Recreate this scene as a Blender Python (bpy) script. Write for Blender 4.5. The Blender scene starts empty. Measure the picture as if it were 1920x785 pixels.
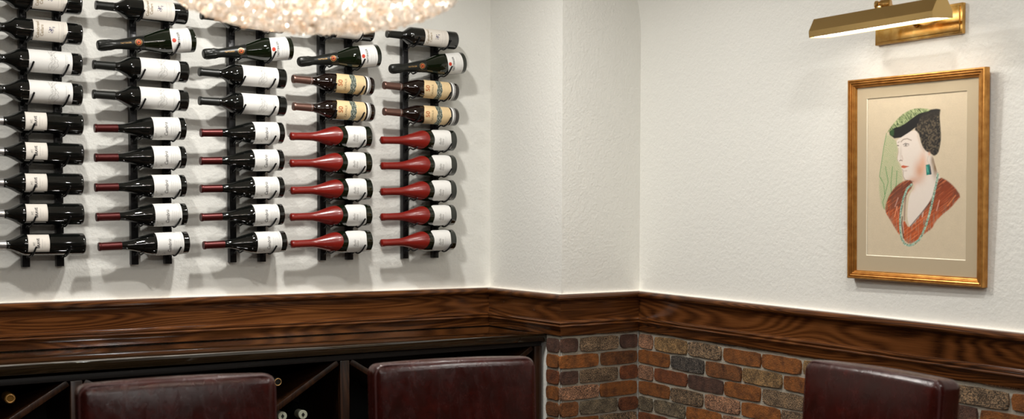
import bpy, bmesh, math, random
import numpy as np
from mathutils import Vector, Matrix

random.seed(7)
rng = np.random.RandomState(11)
SC = bpy.context.scene
COL = SC.collection
PI = math.pi

# ------------------------------------------------------------------ camera
cam_d = bpy.data.cameras.new('camera')
cam = bpy.data.objects.new('camera', cam_d); COL.objects.link(cam); SC.camera = cam
FPX, PYP, YAW, PITCH, ROLL = 2185.2016, 487.0665, 0.5885, -0.0399, 0.0019
cam_d.sensor_width = 36.0
cam_d.lens = FPX / 1920 * 36.0
cam_d.shift_y = (PYP - 392.5) / 1920
Fh = Vector((math.sin(YAW), math.cos(YAW), 0)); Rh = Vector((math.cos(YAW), -math.sin(YAW), 0)); Uh = Vector((0, 0, 1))
F_ = Fh * math.cos(PITCH) + Uh * math.sin(PITCH); U_ = Uh * math.cos(PITCH) - Fh * math.sin(PITCH)
R_ = Rh * math.cos(ROLL) + U_ * math.sin(ROLL); U_ = U_ * math.cos(ROLL) - Rh * math.sin(ROLL)
m3 = Matrix((R_, U_, -F_)).transposed()
cam.matrix_world = Matrix.Translation((-2.6845, -4.1907, 1.484)) @ m3.to_4x4()
cam_d.clip_start = 0.05
cam_d.dof.use_dof = True
cam_d.dof.focus_distance = 4.35
cam_d.dof.aperture_fstop = 3.2

# ------------------------------------------------------------------ view, world, lights
SC.view_settings.view_transform = 'Standard'
SC.view_settings.look = 'None'
SC.view_settings.gamma = 1.0
SC.view_settings.use_curve_mapping = False
SC.view_settings.exposure = 0.06
SC.cycles.use_denoising = True
SC.cycles.max_bounces = 8
SC.cycles.sample_clamp_indirect = 14.0
w = bpy.data.worlds.new('world'); SC.world = w; w.use_nodes = True
w.node_tree.nodes['Background'].inputs[0].default_value = (1.0, 0.95, 0.88, 1)
w.node_tree.nodes['Background'].inputs[1].default_value = 0.05

def area(name, loc, target, size, power, col=(1, 0.93, 0.83), size_y=None, spread=PI):
    d = bpy.data.lights.new(name, 'AREA'); d.energy = power; d.color = col
    d.shape = 'DISK' if size_y is None else 'RECTANGLE'
    d.size = size
    if size_y: d.size_y = size_y
    d.spread = spread
    o = bpy.data.objects.new(name, d); COL.objects.link(o); o.location = loc
    o.rotation_euler = (Vector(target) - Vector(loc)).to_track_quat('-Z', 'Y').to_euler()
    return o
LC = (1, 0.972, 0.925)
DL = [(-0.64, -1.22, 7), (-1.04, -0.96, 23), (-2.10, -1.20, 18), (-0.62, -2.60, 11), (-0.62, -3.9, 12), (-2.6, -3.3, 8)]
for (lx, ly, e) in DL:
    area('ceiling_downlight_lamp', (lx, ly, 2.655), (lx, ly, 0), 0.10, e, col=LC)
area('added_fill_strip', (-2.6, -5.1, 2.45), (-1.2, 0, 1.7), 2.2, 20, col=LC, size_y=0.05)  # unseen strip added for long bottle highlights and softer light

# ------------------------------------------------------------------ material helpers
def s2l(c):
    return tuple((x / 12.92 if x <= 0.04045 else ((x + 0.055) / 1.055) ** 2.4) for x in [v / 255 for v in c])
def mat(name, col, rough=0.5, metal=0.0, **kw):
    m = bpy.data.materials.new(name); m.use_nodes = True
    b = m.node_tree.nodes['Principled BSDF']
    b.inputs['Base Color'].default_value = (*col, 1); b.inputs['Roughness'].default_value = rough
    b.inputs['Metallic'].default_value = metal
    for k, v in kw.items():
        b.inputs[k.replace('_', ' ')].default_value = v
    return m
def N(m, t, **kw):
    n = m.node_tree.nodes.new(t)
    for k, v in kw.items(): setattr(n, k, v)
    return n
def L(m, a, b): m.node_tree.links.new(a, b)
def BS(m): return m.node_tree.nodes['Principled BSDF']
def coords(m, scale=(1, 1, 1), kind='Object'):
    t = N(m, 'ShaderNodeTexCoord'); mp = N(m, 'ShaderNodeMapping'); mp.inputs['Scale'].default_value = scale
    L(m, t.outputs[kind], mp.inputs[0]); return mp.outputs[0]
def noise(m, vec, scale, detail=3, rough=0.5, dist=0.0):
    n = N(m, 'ShaderNodeTexNoise'); n.inputs['Scale'].default_value = scale; n.inputs['Detail'].default_value = detail
    n.inputs['Roughness'].default_value = rough; n.inputs['Distortion'].default_value = dist
    if vec is not None: L(m, vec, n.inputs['Vector'])
    return n.outputs['Fac']
def ramp(m, fac, stops):
    r = N(m, 'ShaderNodeValToRGB'); e = r.color_ramp.elements
    e[0].position, e[0].color = stops[0][0], (*stops[0][1], 1); e[1].position, e[1].color = stops[-1][0], (*stops[-1][1], 1)
    for p, c in stops[1:-1]:
        x = e.new(p); x.color = (*c, 1)
    L(m, fac, r.inputs[0]); return r.outputs[0]
def bump(m, h, strength, dist=0.002):
    b = N(m, 'ShaderNodeBump'); b.inputs['Strength'].default_value = strength; b.inputs['Distance'].default_value = dist
    L(m, h, b.inputs['Height']); L(m, b.outputs[0], BS(m).inputs['Normal'])
def mth(m, op, a, b=None, c=None):
    n = N(m, 'ShaderNodeMath', operation=op)
    for i, v in enumerate((a, b, c)):
        if v is None: continue
        if hasattr(v, 'links'): L(m, v, n.inputs[i])
        else: n.inputs[i].default_value = v
    return n.outputs[0]
def mixc(m, fac, a, b, mode='MIX'):
    n = N(m, 'ShaderNodeMix', data_type='RGBA', blend_type=mode)
    for i, v in ((0, fac), (6, a), (7, b)):
        if hasattr(v, 'links'): L(m, v, n.inputs[i])
        else: n.inputs[i].default_value = v if i == 0 else (*v, 1)
    return n.outputs[2]

# wall plaster, orange peel
M_WALL = mat('wall_plaster', (0.755, 0.748, 0.700), 0.75)
v = coords(M_WALL)
a = noise(M_WALL, v, 95, 3, 0.55); b_ = noise(M_WALL, v, 38, 2, 0.5)
bump(M_WALL, mth(M_WALL, 'ADD', a, mth(M_WALL, 'MULTIPLY', b_, 0.6)), 0.5, 0.0042)

def wood(name, dark, mid, light, ax='X', rough=0.17, freq=30, sc=1.0, bumpk=0.12):
    m = mat(name, mid, rough); k = {'X': (0.9, 9, 9), 'Y': (9, 0.9, 9), 'Z': (9, 9, 0.9)}[ax]
    v = coords(m, tuple(q * sc for q in k))
    n1 = noise(m, v, 1.0, 1.2, 0.4, 0.35)
    rings = mth(m, 'SINE', mth(m, 'MULTIPLY', n1, freq * 6.0))
    kf = {'X': (9, 380, 380), 'Y': (380, 9, 380), 'Z': (380, 380, 9)}[ax]
    n2 = noise(m, coords(m, kf), 1.0, 3, 0.65)
    n3 = noise(m, coords(m, {'X': (1.5, 4, 4), 'Y': (4, 1.5, 4), 'Z': (4, 4, 1.5)}[ax]), 1.0, 2, 0.5)
    f = mth(m, 'ADD', mth(m, 'MULTIPLY', rings, 0.14), mth(m, 'MULTIPLY_ADD', n3, 0.5, mth(m, 'MULTIPLY', n2, 0.55)))
    c = ramp(m, f, [(0.22, dark), (0.55, mid), (0.95, light)])
    L(m, c, BS(m).inputs['Base Color'])
    bump(m, f, bumpk, 0.0006)
    return m
OAKD, OAKM, OAKL = (0.016, 0.005, 0.002), (0.100, 0.033, 0.009), (0.21, 0.078, 0.022)
M_OAKX = wood('stained_oak_along_left_wall', OAKD, OAKM, OAKL, 'X')
M_OAKY = wood('stained_oak_along_right_wall', OAKD, OAKM, OAKL, 'Y')
M_CABZ = wood('dark_walnut_upright', (0.004, 0.0015, 0.001), (0.022, 0.008, 0.003), (0.05, 0.019, 0.007), 'Z', 0.3)
M_CABI = mat('cabinet_inside_black', (0.003, 0.0022, 0.002), 0.6)  # flat near-black for carcass, top rail and picture backing
M_COUNTER = wood('dark_polished_counter', (0.006, 0.004, 0.002), (0.012, 0.008, 0.004), (0.022, 0.014, 0.006), 'X', 0.06, bumpk=0.0)
BS(M_COUNTER).inputs['Coat Weight'].default_value = 1.0
BS(M_COUNTER).inputs['Coat Roughness'].default_value = 0.03
M_FLOOR = wood('floor_boards', (0.02, 0.01, 0.005), (0.07, 0.035, 0.015), (0.12, 0.06, 0.03), 'X', 0.35)
M_DARKWALL = wood('dark_unseen_walls', (0.02, 0.009, 0.004), (0.06, 0.028, 0.012), (0.10, 0.05, 0.02), 'Z', 0.5)  # unseen walls, made dark wood to cut bounce and reflections
M_CEIL = mat('ceiling_paint', (0.78, 0.76, 0.70), 0.8); bump(M_CEIL, noise(M_CEIL, coords(M_CEIL), 60), 0.2)
M_TAPE = mat('added_glow_tape', (1, 1, 1), 0.5, Emission_Color=(1, 0.93, 0.80, 1), Emission_Strength=4.5)  # emissive tape added for the bright band above the rail
M_MORTAR = mat('brick_mortar', (0.36, 0.33, 0.27), 0.95); bump(M_MORTAR, noise(M_MORTAR, coords(M_MORTAR), 160, 4), 0.8, 0.004)
M_BRICK = mat('old_brick', (0.3, 0.1, 0.04), 0.9)
at = N(M_BRICK, 'ShaderNodeVertexColor', layer_name='tint'); vv = coords(M_BRICK)
spk = noise(M_BRICK, vv, 300, 2, 0.7); big = noise(M_BRICK, vv, 26, 3, 0.6)
spc = ramp(M_BRICK, spk, [(0.36, (0.06, 0.05, 0.045)), (0.49, (0.8, 0.8, 0.8)), (0.60, (3.0, 2.8, 2.5))])
c1 = mixc(M_BRICK, at.outputs['Alpha'], at.outputs['Color'], mixc(M_BRICK, 1.0, at.outputs['Color'], spc, 'MULTIPLY'))
c2 = mixc(M_BRICK, 1.0, c1, ramp(M_BRICK, big, [(0.28, (0.38, 0.34, 0.32)), (0.55, (1.0, 0.98, 0.96)), (0.8, (1.4, 1.25, 1.1))]), 'MULTIPLY')
L(M_BRICK, c2, BS(M_BRICK).inputs['Base Color'])
bump(M_BRICK, mth(M_BRICK, 'ADD', noise(M_BRICK, vv, 240, 4), noise(M_BRICK, vv, 50, 2)), 0.9, 0.004)

# ------------------------------------------------------------------ mesh helpers
def link(name, bm, mats, parent=None, smooth=True, angle=0.7):
    me = bpy.data.meshes.new(name)
    bm.normal_update(); bm.to_mesh(me); bm.free()
    for m in (mats if isinstance(mats, (list, tuple)) else [mats]): me.materials.append(m)
    if smooth:
        me.polygons.foreach_set('use_smooth', [True] * len(me.polygons))
        me.set_sharp_from_angle(angle=angle)
    o = bpy.data.objects.new(name, me); COL.objects.link(o)
    if parent is not None: o.parent = parent
    return o
def empty(name, loc=(0, 0, 0), rz=0.0, mtx=None):
    o = bpy.data.objects.new(name, None); COL.objects.link(o); o.empty_display_size = 0.05
    if mtx is not None: o.matrix_world = mtx
    else: o.location = loc; o.rotation_euler = (0, 0, rz)
    return o
def tag(o, label=None, cat=None, group=None, kind=None):
    for k, v in (('label', label), ('category', cat), ('group', group), ('kind', kind)):
        if v: o[k] = v
    return o
def structure(name, bm, m, **kw):
    return tag(link(name, bm, m, **kw), kind='structure')
def quad(bm, ps, mi=0):
    f = bm.faces.new([bm.verts.new(p) for p in ps]); f.material_index = mi; return f
def box(bm, lo, hi, mtx=None, bev=0.0, mi=0):
    r = bmesh.ops.create_cube(bm, size=1.0)
    vs = r['verts']
    for v_ in vs:
        v_.co = Vector([lo[i] + (v_.co[i] + 0.5) * (hi[i] - lo[i]) for i in range(3)])
    fs = set(f for v_ in vs for f in v_.link_faces)
    for f in fs: f.material_index = mi
    if bev > 0:
        es = set(e for v_ in vs for e in v_.link_edges)
        rr = bmesh.ops.bevel(bm, geom=list(es), offset=bev, segments=2, affect='EDGES', profile=0.5)
        vs = list(set(v_ for f in rr['faces'] for v_ in f.verts))
        vs = list({v_ for v_ in vs})
    if mtx is not None:
        bmesh.ops.transform(bm, matrix=mtx, verts=list(set(vs)))
    return vs
def rbox(bm, size, rad, seg=4, n=(6, 6, 6), mtx=None, warp=None):
    """rounded box centred at the origin, gridded so that it can be inflated"""
    hx, hy, hz = [s_ / 2 for s_ in size]
    def axis(h, k):
        inner = h - rad
        a = [-inner - rad * math.sin((PI / 2) * (i + 1) / seg * 1.0) for i in range(seg)][::-1]
        a = [-inner - rad * math.tan((PI / 4) * (i) / seg) for i in range(seg, 0, -1)]
        b = [-inner + 2 * inner * i / k for i in range(k + 1)]
        return a + b + [-x for x in a[::-1]]
    A = [axis(hx, n[0]), axis(hy, n[1]), axis(hz, n[2])]
    H = (hx, hy, hz)
    cache = {}
    def vert(p):
        key = tuple(round(x, 6) for x in p)
        if key not in cache:
            q = [max(-(H[i] - rad), min(H[i] - rad, p[i])) for i in range(3)]
            d = Vector(p) - Vector(q)
            co = Vector(q) + (d.normalized() * rad if d.length > 1e-9 else Vector((0, 0, 0)))
            if warp: co = Vector(warp(co))
            if mtx is not None: co = mtx @ co
            cache[key] = bm.verts.new(co)
        return cache[key]
    for ax in range(3):
        u, v_ = [(1, 2), (2, 0), (0, 1)][ax]
        for sg in (-1, 1):
            for i in range(len(A[u]) - 1):
                for j in range(len(A[v_]) - 1):
                    ps = []
                    for (a_, b2) in ((i, j), (i + 1, j), (i + 1, j + 1), (i, j + 1)):
                        p = [0, 0, 0]; p[ax] = sg * H[ax]; p[u] = A[u][a_]; p[v_] = A[v_][b2]; ps.append(vert(p))
                    if sg < 0: ps.reverse()
                    try: bm.faces.new(ps)
                    except ValueError: pass
def tube(bm, pts, r, seg=10, cap=True, mi=0, closed=False):
    pts = [Vector(p) for p in pts]; rings = []; up = None
    n = len(pts)
    for i, p in enumerate(pts):
        if closed: t = (pts[(i + 1) % n] - pts[i - 1]).normalized()
        else: t = (pts[min(i + 1, n - 1)] - pts[max(i - 1, 0)]).normalized()
        if up is None:
            up = Vector((0, 0, 1)) if abs(t.z) < 0.9 else Vector((1, 0, 0))
        s = t.cross(up).normalized(); up = s.cross(t).normalized()
        rr = r[i] if isinstance(r, (list, tuple)) else r
        rings.append([bm.verts.new(p + (s * math.cos(2 * PI * k / seg) + up * math.sin(2 * PI * k / seg)) * rr) for k in range(seg)])
    rng_ = range(n if closed else n - 1)
    for i in rng_:
        for k in range(seg):
            a, b = rings[i], rings[(i + 1) % n]
            bm.faces.new((a[k], b[k], b[(k + 1) % seg], a[(k + 1) % seg])).material_index = mi
    if cap and not closed:
        bm.faces.new(rings[0]).material_index = mi; bm.faces.new(rings[-1][::-1]).material_index = mi
def lathe(bm, prof, seg=40, mi=0, cap0=True, cap1=True):
    rings = []
    for z, r in prof:
        if r < 1e-5: rings.append([bm.verts.new((0, 0, z))])
        else: rings.append([bm.verts.new((r * math.sin(2 * PI * k / seg), -r * math.cos(2 * PI * k / seg), z)) for k in range(seg)])
    for a, b in zip(rings, rings[1:]):
        for k in range(seg):
            k2 = (k + 1) % seg
            if len(a) == 1 and len(b) == 1: continue
            if len(a) == 1: f = bm.faces.new((a[0], b[k2], b[k]))
            elif len(b) == 1: f = bm.faces.new((a[k], a[k2], b[0]))
            else: f = bm.faces.new((a[k], a[k2], b[k2], b[k]))
            f.material_index = mi
    if cap0 and len(rings[0]) > 1: bm.faces.new(rings[0][::-1]).material_index = mi
    if cap1 and len(rings[-1]) > 1: bm.faces.new(rings[-1]).material_index = mi

# ------------------------------------------------------------------ the room
PP, Q = 0.5181, 0.3936          # pillar step: A(0,0) B(0,-PP) C(Q,-PP)
ZR = 1.170                      # top of the wooden rail
XL, YB, ZC = -4.6, -6.2, 2.70
def dzl(x): return 0.0117 * (-x / 1.9485)          # the woodwork is not perfectly level
def dzr(y): return -0.0249 * ((-PP - y) / 1.713)

bm = bmesh.new(); quad(bm, [(XL, 0, 0), (0, 0, 0), (0, 0, ZC), (XL, 0, ZC)]); structure('wall_left', bm, M_WALL)
bm = bmesh.new(); quad(bm, [(0, 0, 0), (0, -PP, 0), (0, -PP, ZC), (0, 0, ZC)]); quad(bm, [(0, -PP, 0), (Q, -PP, 0), (Q, -PP, ZC), (0, -PP, ZC)])
structure('wall_pillar', bm, M_WALL, smooth=False)
bm = bmesh.new()
zs = [0, 2.21]; xs = [Q, Q]; CR = 0.49
for i in range(1, 15):
    t = i / 14 * PI / 2; zs.append(2.21 + CR * math.sin(t)); xs.append(Q - CR * (1 - math.cos(t)) * 1.0)
rows = [[bm.verts.new((x, y, z)) for y in (-PP, YB)] for x, z in zip(xs, zs)]
for a_, b2 in zip(rows, rows[1:]): bm.faces.new((a_[0], a_[1], b2[1], b2[0]))
structure('wall_right', bm, M_WALL)
bm = bmesh.new(); quad(bm, [(XL, YB, 0), (XL, 0, 0), (XL, 0, ZC), (XL, YB, ZC)]); structure('wall_far_left', bm, M_DARKWALL)
bm = bmesh.new(); quad(bm, [(Q, YB, 0), (XL, YB, 0), (XL, YB, ZC), (Q, YB, ZC)]); structure('wall_behind', bm, M_DARKWALL)
bm = bmesh.new(); quad(bm, [(XL, YB, 0), (Q, YB, 0), (Q, 0, 0), (XL, 0, 0)]); structure('floor', bm, M_FLOOR)
bm = bmesh.new(); quad(bm, [(XL, YB, ZC), (XL, 0, ZC), (Q, 0, ZC), (Q, YB, ZC)]); structure('ceiling', bm, M_CEIL)

# wooden rail: one profile swept round the corner, mitred
# (out from wall, down from ZR)
PROF = [(0.010, 0.010), (0.010, 0.0), (0.030, 0.0), (0.036, -0.002), (0.040, -0.007), (0.0405, -0.014), (0.038, -0.020), (0.033, -0.024),
        (0.026, -0.026), (0.019, -0.030), (0.017, -0.036), (0.017, -0.104),
        (0.022, -0.1045), (0.027, -0.107), (0.0305, -0.111), (0.0295, -0.1155), (0.0255, -0.118), (0.0285, -0.1205), (0.0300, -0.124), (0.028, -0.128),
        (0.022, -0.132), (0.017, -0.142), (0.016, -0.1615), (0.0, -0.1615)]
PROF[0] = (0.010, -0.010)
PROF = [(0.0, -0.010)] + PROF
def sweep(name, path, dirs, m, dzf):
    bm = bmesh.new(); rings = []
    for (x, y), (dx, dy) in zip(path, dirs):
        rings.append([bm.verts.new((x + dx * o, y + dy * o, ZR + z + dzf(x, y))) for o, z in PROF])
    for a_, b2 in zip(rings, rings[1:]):
        for k in range(len(PROF) - 1): bm.faces.new((a_[k + 1], a_[k], b2[k], b2[k + 1]))
    for r_ in (rings[0], rings[-1]): bm.faces.new(r_)
    bmesh.ops.recalc_face_normals(bm, faces=bm.faces)
    return structure(name, bm, m, angle=0.45)
sweep('trim_1', [(XL, 0), (0, 0)], [(0, -1), (-1, -1)], M_OAKX, lambda x, y: dzl(x))
sweep('trim_2', [(0, 0), (0, -PP)], [(-1, -1), (-1, -1)], M_OAKY, lambda x, y: 0)
sweep('trim_3', [(0, -PP), (Q, -PP)], [(-1, -1), (-1, -1)], M_OAKX, lambda x, y: 0)
sweep('trim_4', [(Q, -PP), (Q, YB)], [(-1, -1), (-1, 0)], M_OAKY, lambda x, y: dzr(y))
# unseen strips added to light the wall, in the groove behind the rail's lip
def tape(name, p0, p1, z0, z1, out):
    bm = bmesh.new(); a_, b2 = Vector((*p0, 0)), Vector((*p1, 0)); o = Vector((*out, 0))
    h = 0.0025
    for t0, t1 in (((0.002), (0.008)),):
        ps = [(a_ + o * t0, z0), (b2 + o * t0, z1), (b2 + o * t1, z1), (a_ + o * t1, z0)]
        top = [bm.verts.new((p.x, p.y, z + h)) for p, z in ps]; bot = [bm.verts.new((p.x, p.y, z + 0.0003)) for p, z in ps]
        bm.faces.new(top); bm.faces.new(bot[::-1])
        for k in range(4): bm.faces.new((bot[k], bot[(k + 1) % 4], top[(k + 1) % 4], top[k]))
    bmesh.ops.recalc_face_normals(bm, faces=bm.faces)
    return structure(name, bm, M_TAPE, smooth=False)
G = ZR - 0.010
tape('added_glow_strip_1', (XL, 0), (-0.012, 0), G + dzl(XL), G, (0, -1))
tape('added_glow_strip_2', (0, -0.012), (0, -PP - 0.0), G, G, (-1, 0))
tape('added_glow_strip_3', (0, -PP), (Q - 0.012, -PP), G, G, (0, -1))
tape('added_glow_strip_4', (Q, -PP - 0.012), (Q, YB), G, G + dzr(YB), (-1, 0))

# ------------------------------------------------------------------ brick facing below the rail
OR, OB, TN, GS, BK, PB, RD, PK, GY = ((0.200, 0.068, 0.012), 0.2), ((0.140, 0.052, 0.014), 0.3), ((0.20, 0.125, 0.055), 0.6), ((0.125, 0.088, 0.055), 1.0), \
    ((0.045, 0.040, 0.036), 1.0), ((0.075, 0.036, 0.024), 0.3), ((0.14, 0.042, 0.012), 0.25), ((0.21, 0.115, 0.07), 0.85), ((0.12, 0.098, 0.065), 0.7)
POOL = [OR, OR, OR, OB, TN, GS, BK, PB, RD, PK, GY, OB, GS]
BH, BP = 0.0525, 0.0632
ZTOP = 0.9930
ROWS_R = [[GS, OB, BK, GS, OB, PB, GS], [PK, TN, GS, OR, OR, TN, OR, OB, GS], [OR, BK, OB, TN, OR, GS, OR, PB, OR], [PK, RD, PB, OR, GS, OR, OB, OR],
          [OR, GS, PK, OR, GS, OR, TN, OR], [GY, GY, OR, PK, OR, OB, OR]]
ROWS_F = [[PB, GS, PB], [PB, GS, PB], [OR, OB], [PB, GS, RD], [PK, OR], [OB, GY, RD], [OR, GS]]
def brick_wall(name, origin, along, out, length, rows, dzf, wrap=False, starts=(0.092, 0.192), wraplen=0.0):
    bm = bmesh.new(); lay = bm.loops.layers.float_color.new('tint')
    o3, al, ou = Vector(origin), Vector(along), Vector(out)
    n0 = 0
    for r in range(17):
        z1 = ZTOP + BP - r * BP; z0 = z1 - BH
        if r == 0: z1 = 1.012
        if z0 < 0.0: break
        s = -wraplen if wraplen else 0.004
        first = starts[(r + 1) % 2] if r else starts[1]
        e = first; i = 0
        while s < length - 0.012:
            e = min(e, length - 0.003)
            cnt = len(bm.faces)
            colr, sp = rows[r][i] if r < len(rows) and i < len(rows[r]) else random.choice(POOL)
            j = [random.uniform(-0.0018, 0.0018) for _ in range(4)]
            f_old = set(bm.faces)
            a_, b2, h0, h1, dep = s + j[0], e + j[1], z0 + j[2], z1 + j[3], 0.011 + random.uniform(-0.001, 0.0018)
            S = 6
            g = []
            for iz in range(4):
                row = []
                for ia in range(S + 1):
                    u, w_ = ia / S, iz / 3
                    wob = random.uniform(-0.0011, 0.0011)
                    uu = a_ + (b2 - a_) * u; zz = h0 + (h1 - h0) * w_
                    if iz in (0, 3): zz += random.uniform(-0.0013, 0.0013)
                    if ia in (0, S): uu += random.uniform(-0.0012, 0.0012)
                    if ia in (0, S) and iz in (0, 3): uu += 0.004 * (1 if ia == 0 else -1); zz += 0.003 * (1 if iz == 0 else -1)
                    d = dep + wob * 0.5
                    p = o3 + al * uu + ou * d; row.append(bm.verts.new((p.x, p.y, zz + dzf(p.x, p.y))))
                g.append(row)
            fs = []
            for iz in range(3):
                for ia in range(S): fs.append(bm.faces.new((g[iz][ia], g[iz][ia + 1], g[iz + 1][ia + 1], g[iz + 1][ia])))
            rim = g[0][:] + [g[k][S] for k in (1, 2)] + g[3][::-1] + [g[k][0] for k in (2, 1)]
            back = [bm.verts.new(v_.co - ou * dep - (v_.co - sum((x.co for x in rim), Vector()) / len(rim)) * -0.03) for v_ in rim]
            for k in range(len(rim)):
                k2 = (k + 1) % len(rim); fs.append(bm.faces.new((rim[k], back[k], back[k2], rim[k2])))
            tw = random.uniform(0.85, 1.15)
            for f in fs:
                f.material_index = 0
                for lp in f.loops: lp[lay] = (colr[0] * tw, colr[1] * tw, colr[2] * tw, sp)
            s = e + 0.0105; e = s + random.uniform(0.182, 0.19); i += 1
    # mortar bed
    lo, hi = o3, o3 + al * length
    ps = []
    t = 0.0045
    for (p, z) in ((lo + ou * t, 0.0), (hi + ou * t, 0.0), (hi + ou * t, 1.012), (lo + ou * t, 1.012)):
        ps.append((p.x, p.y, z + (dzf(p.x, p.y) if z > 0 else 0)))
    f = quad(bm, ps, 1)
    bmesh.ops.recalc_face_normals(bm, faces=bm.faces)
    return structure(name, bm, [M_BRICK, M_MORTAR], angle=0.9)
brick_wall('wall_right_brick', (Q, -PP - 0.006, 0), (0, -1, 0), (-1, 0, 0), 3.6, ROWS_R, lambda x, y: dzr(y), starts=(0.091, 0.190))
brick_wall('wall_pillar_brick', (0, -PP, 0), (1, 0, 0), (0, -1, 0), Q - 0.012, ROWS_F, lambda x, y: 0, starts=(0.077, 0.178), wraplen=0.009)
ROWS_S = [[PB], [PB], [OR], [RD], [OR], [OB], [OR]]
brick_wall('wall_pillar_side_brick', (0, -PP + 0.002, 0), (0, 1, 0), (-1, 0, 0), 0.090, ROWS_S, lambda x, y: 0, starts=(0.086, 0.086), wraplen=0.0)

# ------------------------------------------------------------------ counter and wine cabinet under the rail
CF = -0.4258
bm = bmesh.new()
vs = box(bm, (XL, CF, 0.978), (-0.001, -0.001, 1.0077), bev=0.002)
for v_ in bm.verts: v_.co.z += dzl(v_.co.x)
tag(link('counter', bm, M_COUNTER), 'polished dark counter running along the left wall below the wooden rail', 'counter')
cab = empty('wine_cabinet', (0, 0, 0))
tag(cab, 'dark wooden wine cabinet with crossed bottle bins beneath the counter', 'cabinet')
YF = -0.40
bm = bmesh.new()
box(bm, (XL, -0.014, 0.03), (-0.016, -0.004, 0.976)); box(bm, (XL, YF + 0.01, 0.03), (-0.016, -0.014, 0.05)); box(bm, (XL, YF + 0.006, 0.962), (-0.016, -0.014, 0.9775))
box(bm, (XL, YF + 0.04, 0.0), (-0.02, -0.02, 0.03))
link('carcass', bm, M_CABI, cab, smooth=False)
bm = bmesh.new(); box(bm, (XL, YF - 0.004, 0.958), (-0.016, YF + 0.016, 0.9775), bev=0.0015)
for v_ in bm.verts: v_.co.z += dzl(v_.co.x) * 0
link('top_rail', bm, M_CABI, cab)
bm = bmesh.new(); box(bm, (XL, YF - 0.002, 0.03), (-0.016, YF + 0.018, 0.07), bev=0.0015); link('bottom_rail', bm, M_CABZ, cab)
STX = [-0.030, -0.875, -1.80, -2.72, -3.64]
for i, x in enumerate(STX):
    bm = bmesh.new(); hw = 0.018
    box(bm, (x - hw, YF - 0.003, 0.072), (x + hw, YF + 0.02, 0.957), bev=0.002); box(bm, (x - 0.009, YF + 0.02, 0.05), (x + 0.009, -0.015, 0.957))
    link('stile', bm, M_CABZ, cab)
for i in range(len(STX) - 1):
    x1, x0 = STX[i] - 0.020, STX[i + 1] + 0.020
    zt, zb = 0.954, 0.954 - 0.62 * (x1 - x0)
    for (za, zb2) in ((zt, zb), (zb, zt)):
        ang = math.atan2(zb2 - za, x1 - x0); ln = math.hypot(x1 - x0, zb2 - za)
        # two straight boards that butt at the crossing
        parts_ = [(-ln / 2, ln / 2)] if za > zb2 else [(-ln / 2, -0.012), (0.012, ln / 2)]
        for (u0, u1) in parts_:
            bm = bmesh.new()
            M = Matrix.Translation(((x0 + x1) / 2, 0, (za + zb2) / 2)) @ Matrix.Rotation(-ang, 4, 'Y')
            box(bm, (u0 + 0.006, YF + 0.002, -0.010), (u1 - 0.006, -0.016, 0.010), mtx=None, bev=0.0015)
            bmesh.ops.transform(bm, matrix=M, verts=bm.verts)
            link('divider', bm, M_CABZ, cab)

# ------------------------------------------------------------------ wine bottles
M_GLASS = mat('black_bottle_glass', (0.0035, 0.004, 0.0035), 0.045, Coat_Weight=0.6, Coat_Roughness=0.02)
M_GLASSG = mat('green_black_bottle_glass', (0.003, 0.006, 0.002), 0.045, Coat_Weight=0.6, Coat_Roughness=0.02)
M_GLASSB = mat('brown_black_bottle_glass', (0.007, 0.003, 0.002), 0.045, Coat_Weight=0.6, Coat_Roughness=0.02)
M_CAPB = mat('black_foil', (0.011, 0.012, 0.010), 0.36, 0.2)
M_CAPW = mat('wine_red_foil', (0.075, 0.008, 0.007), 0.30, 0.55)
M_CAPS = mat('silver_foil', (0.62, 0.62, 0.62), 0.28, 0.9)
M_CAPR = mat('rose_brown_foil', (0.22, 0.12, 0.095), 0.30, 0.75)
M_WAX = mat('red_wax', (0.185, 0.009, 0.005), 0.30, Coat_Weight=0.5, Coat_Roughness=0.15)
bump(M_WAX, noise(M_WAX, coords(M_WAX), 40, 2), 0.15, 0.002)
def paper(name, col):
    m = mat(name, col, 0.6); n = noise(m, coords(m), 90, 4, 0.6)
    L(m, mixc(m, mth(m, 'MULTIPLY', n, 0.16), col, tuple(x * 0.55 for x in col)), BS(m).inputs['Base Color']); return m
M_PW = paper('white_label_paper', (0.74, 0.73, 0.70)); M_PI = paper('ivory_label_paper', (0.72, 0.67, 0.60)); M_PC = paper('cream_label_paper', (0.72, 0.54, 0.30))
M_INKG = mat('grey_ink', (0.27, 0.26, 0.24), 0.7); M_INKD = mat('dark_ink', (0.05, 0.045, 0.045), 0.7); M_INKY = mat('ochre_ink', (0.30, 0.22, 0.12), 0.7)
M_INKP = mat('violet_ink', (0.085, 0.075, 0.15), 0.7); M_INKR = mat('red_ink', (0.52, 0.045, 0.02), 0.5); M_GOLD = mat('gold_print', (0.55, 0.33, 0.12), 0.35, 0.6)
M_INKC = mat('copper_ink', (0.42, 0.12, 0.03), 0.6); M_PIC = mat('engraving_band', (0.2, 0.22, 0.18), 0.7)
n = noise(M_PIC, coords(M_PIC), 190, 5, 0.7); L(M_PIC, ramp(M_PIC, n, [(0.38, (0.015, 0.02, 0.016)), (0.52, (0.12, 0.15, 0.12)), (0.62, (0.45, 0.45, 0.38))]), BS(M_PIC).inputs['Base Color'])
M_WHITEG = mat('white_print', (0.7, 0.7, 0.68), 0.5)
M_SEAL = mat('orange_seal', (0.5, 0.10, 0.025), 0.4, 0.3)

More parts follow.
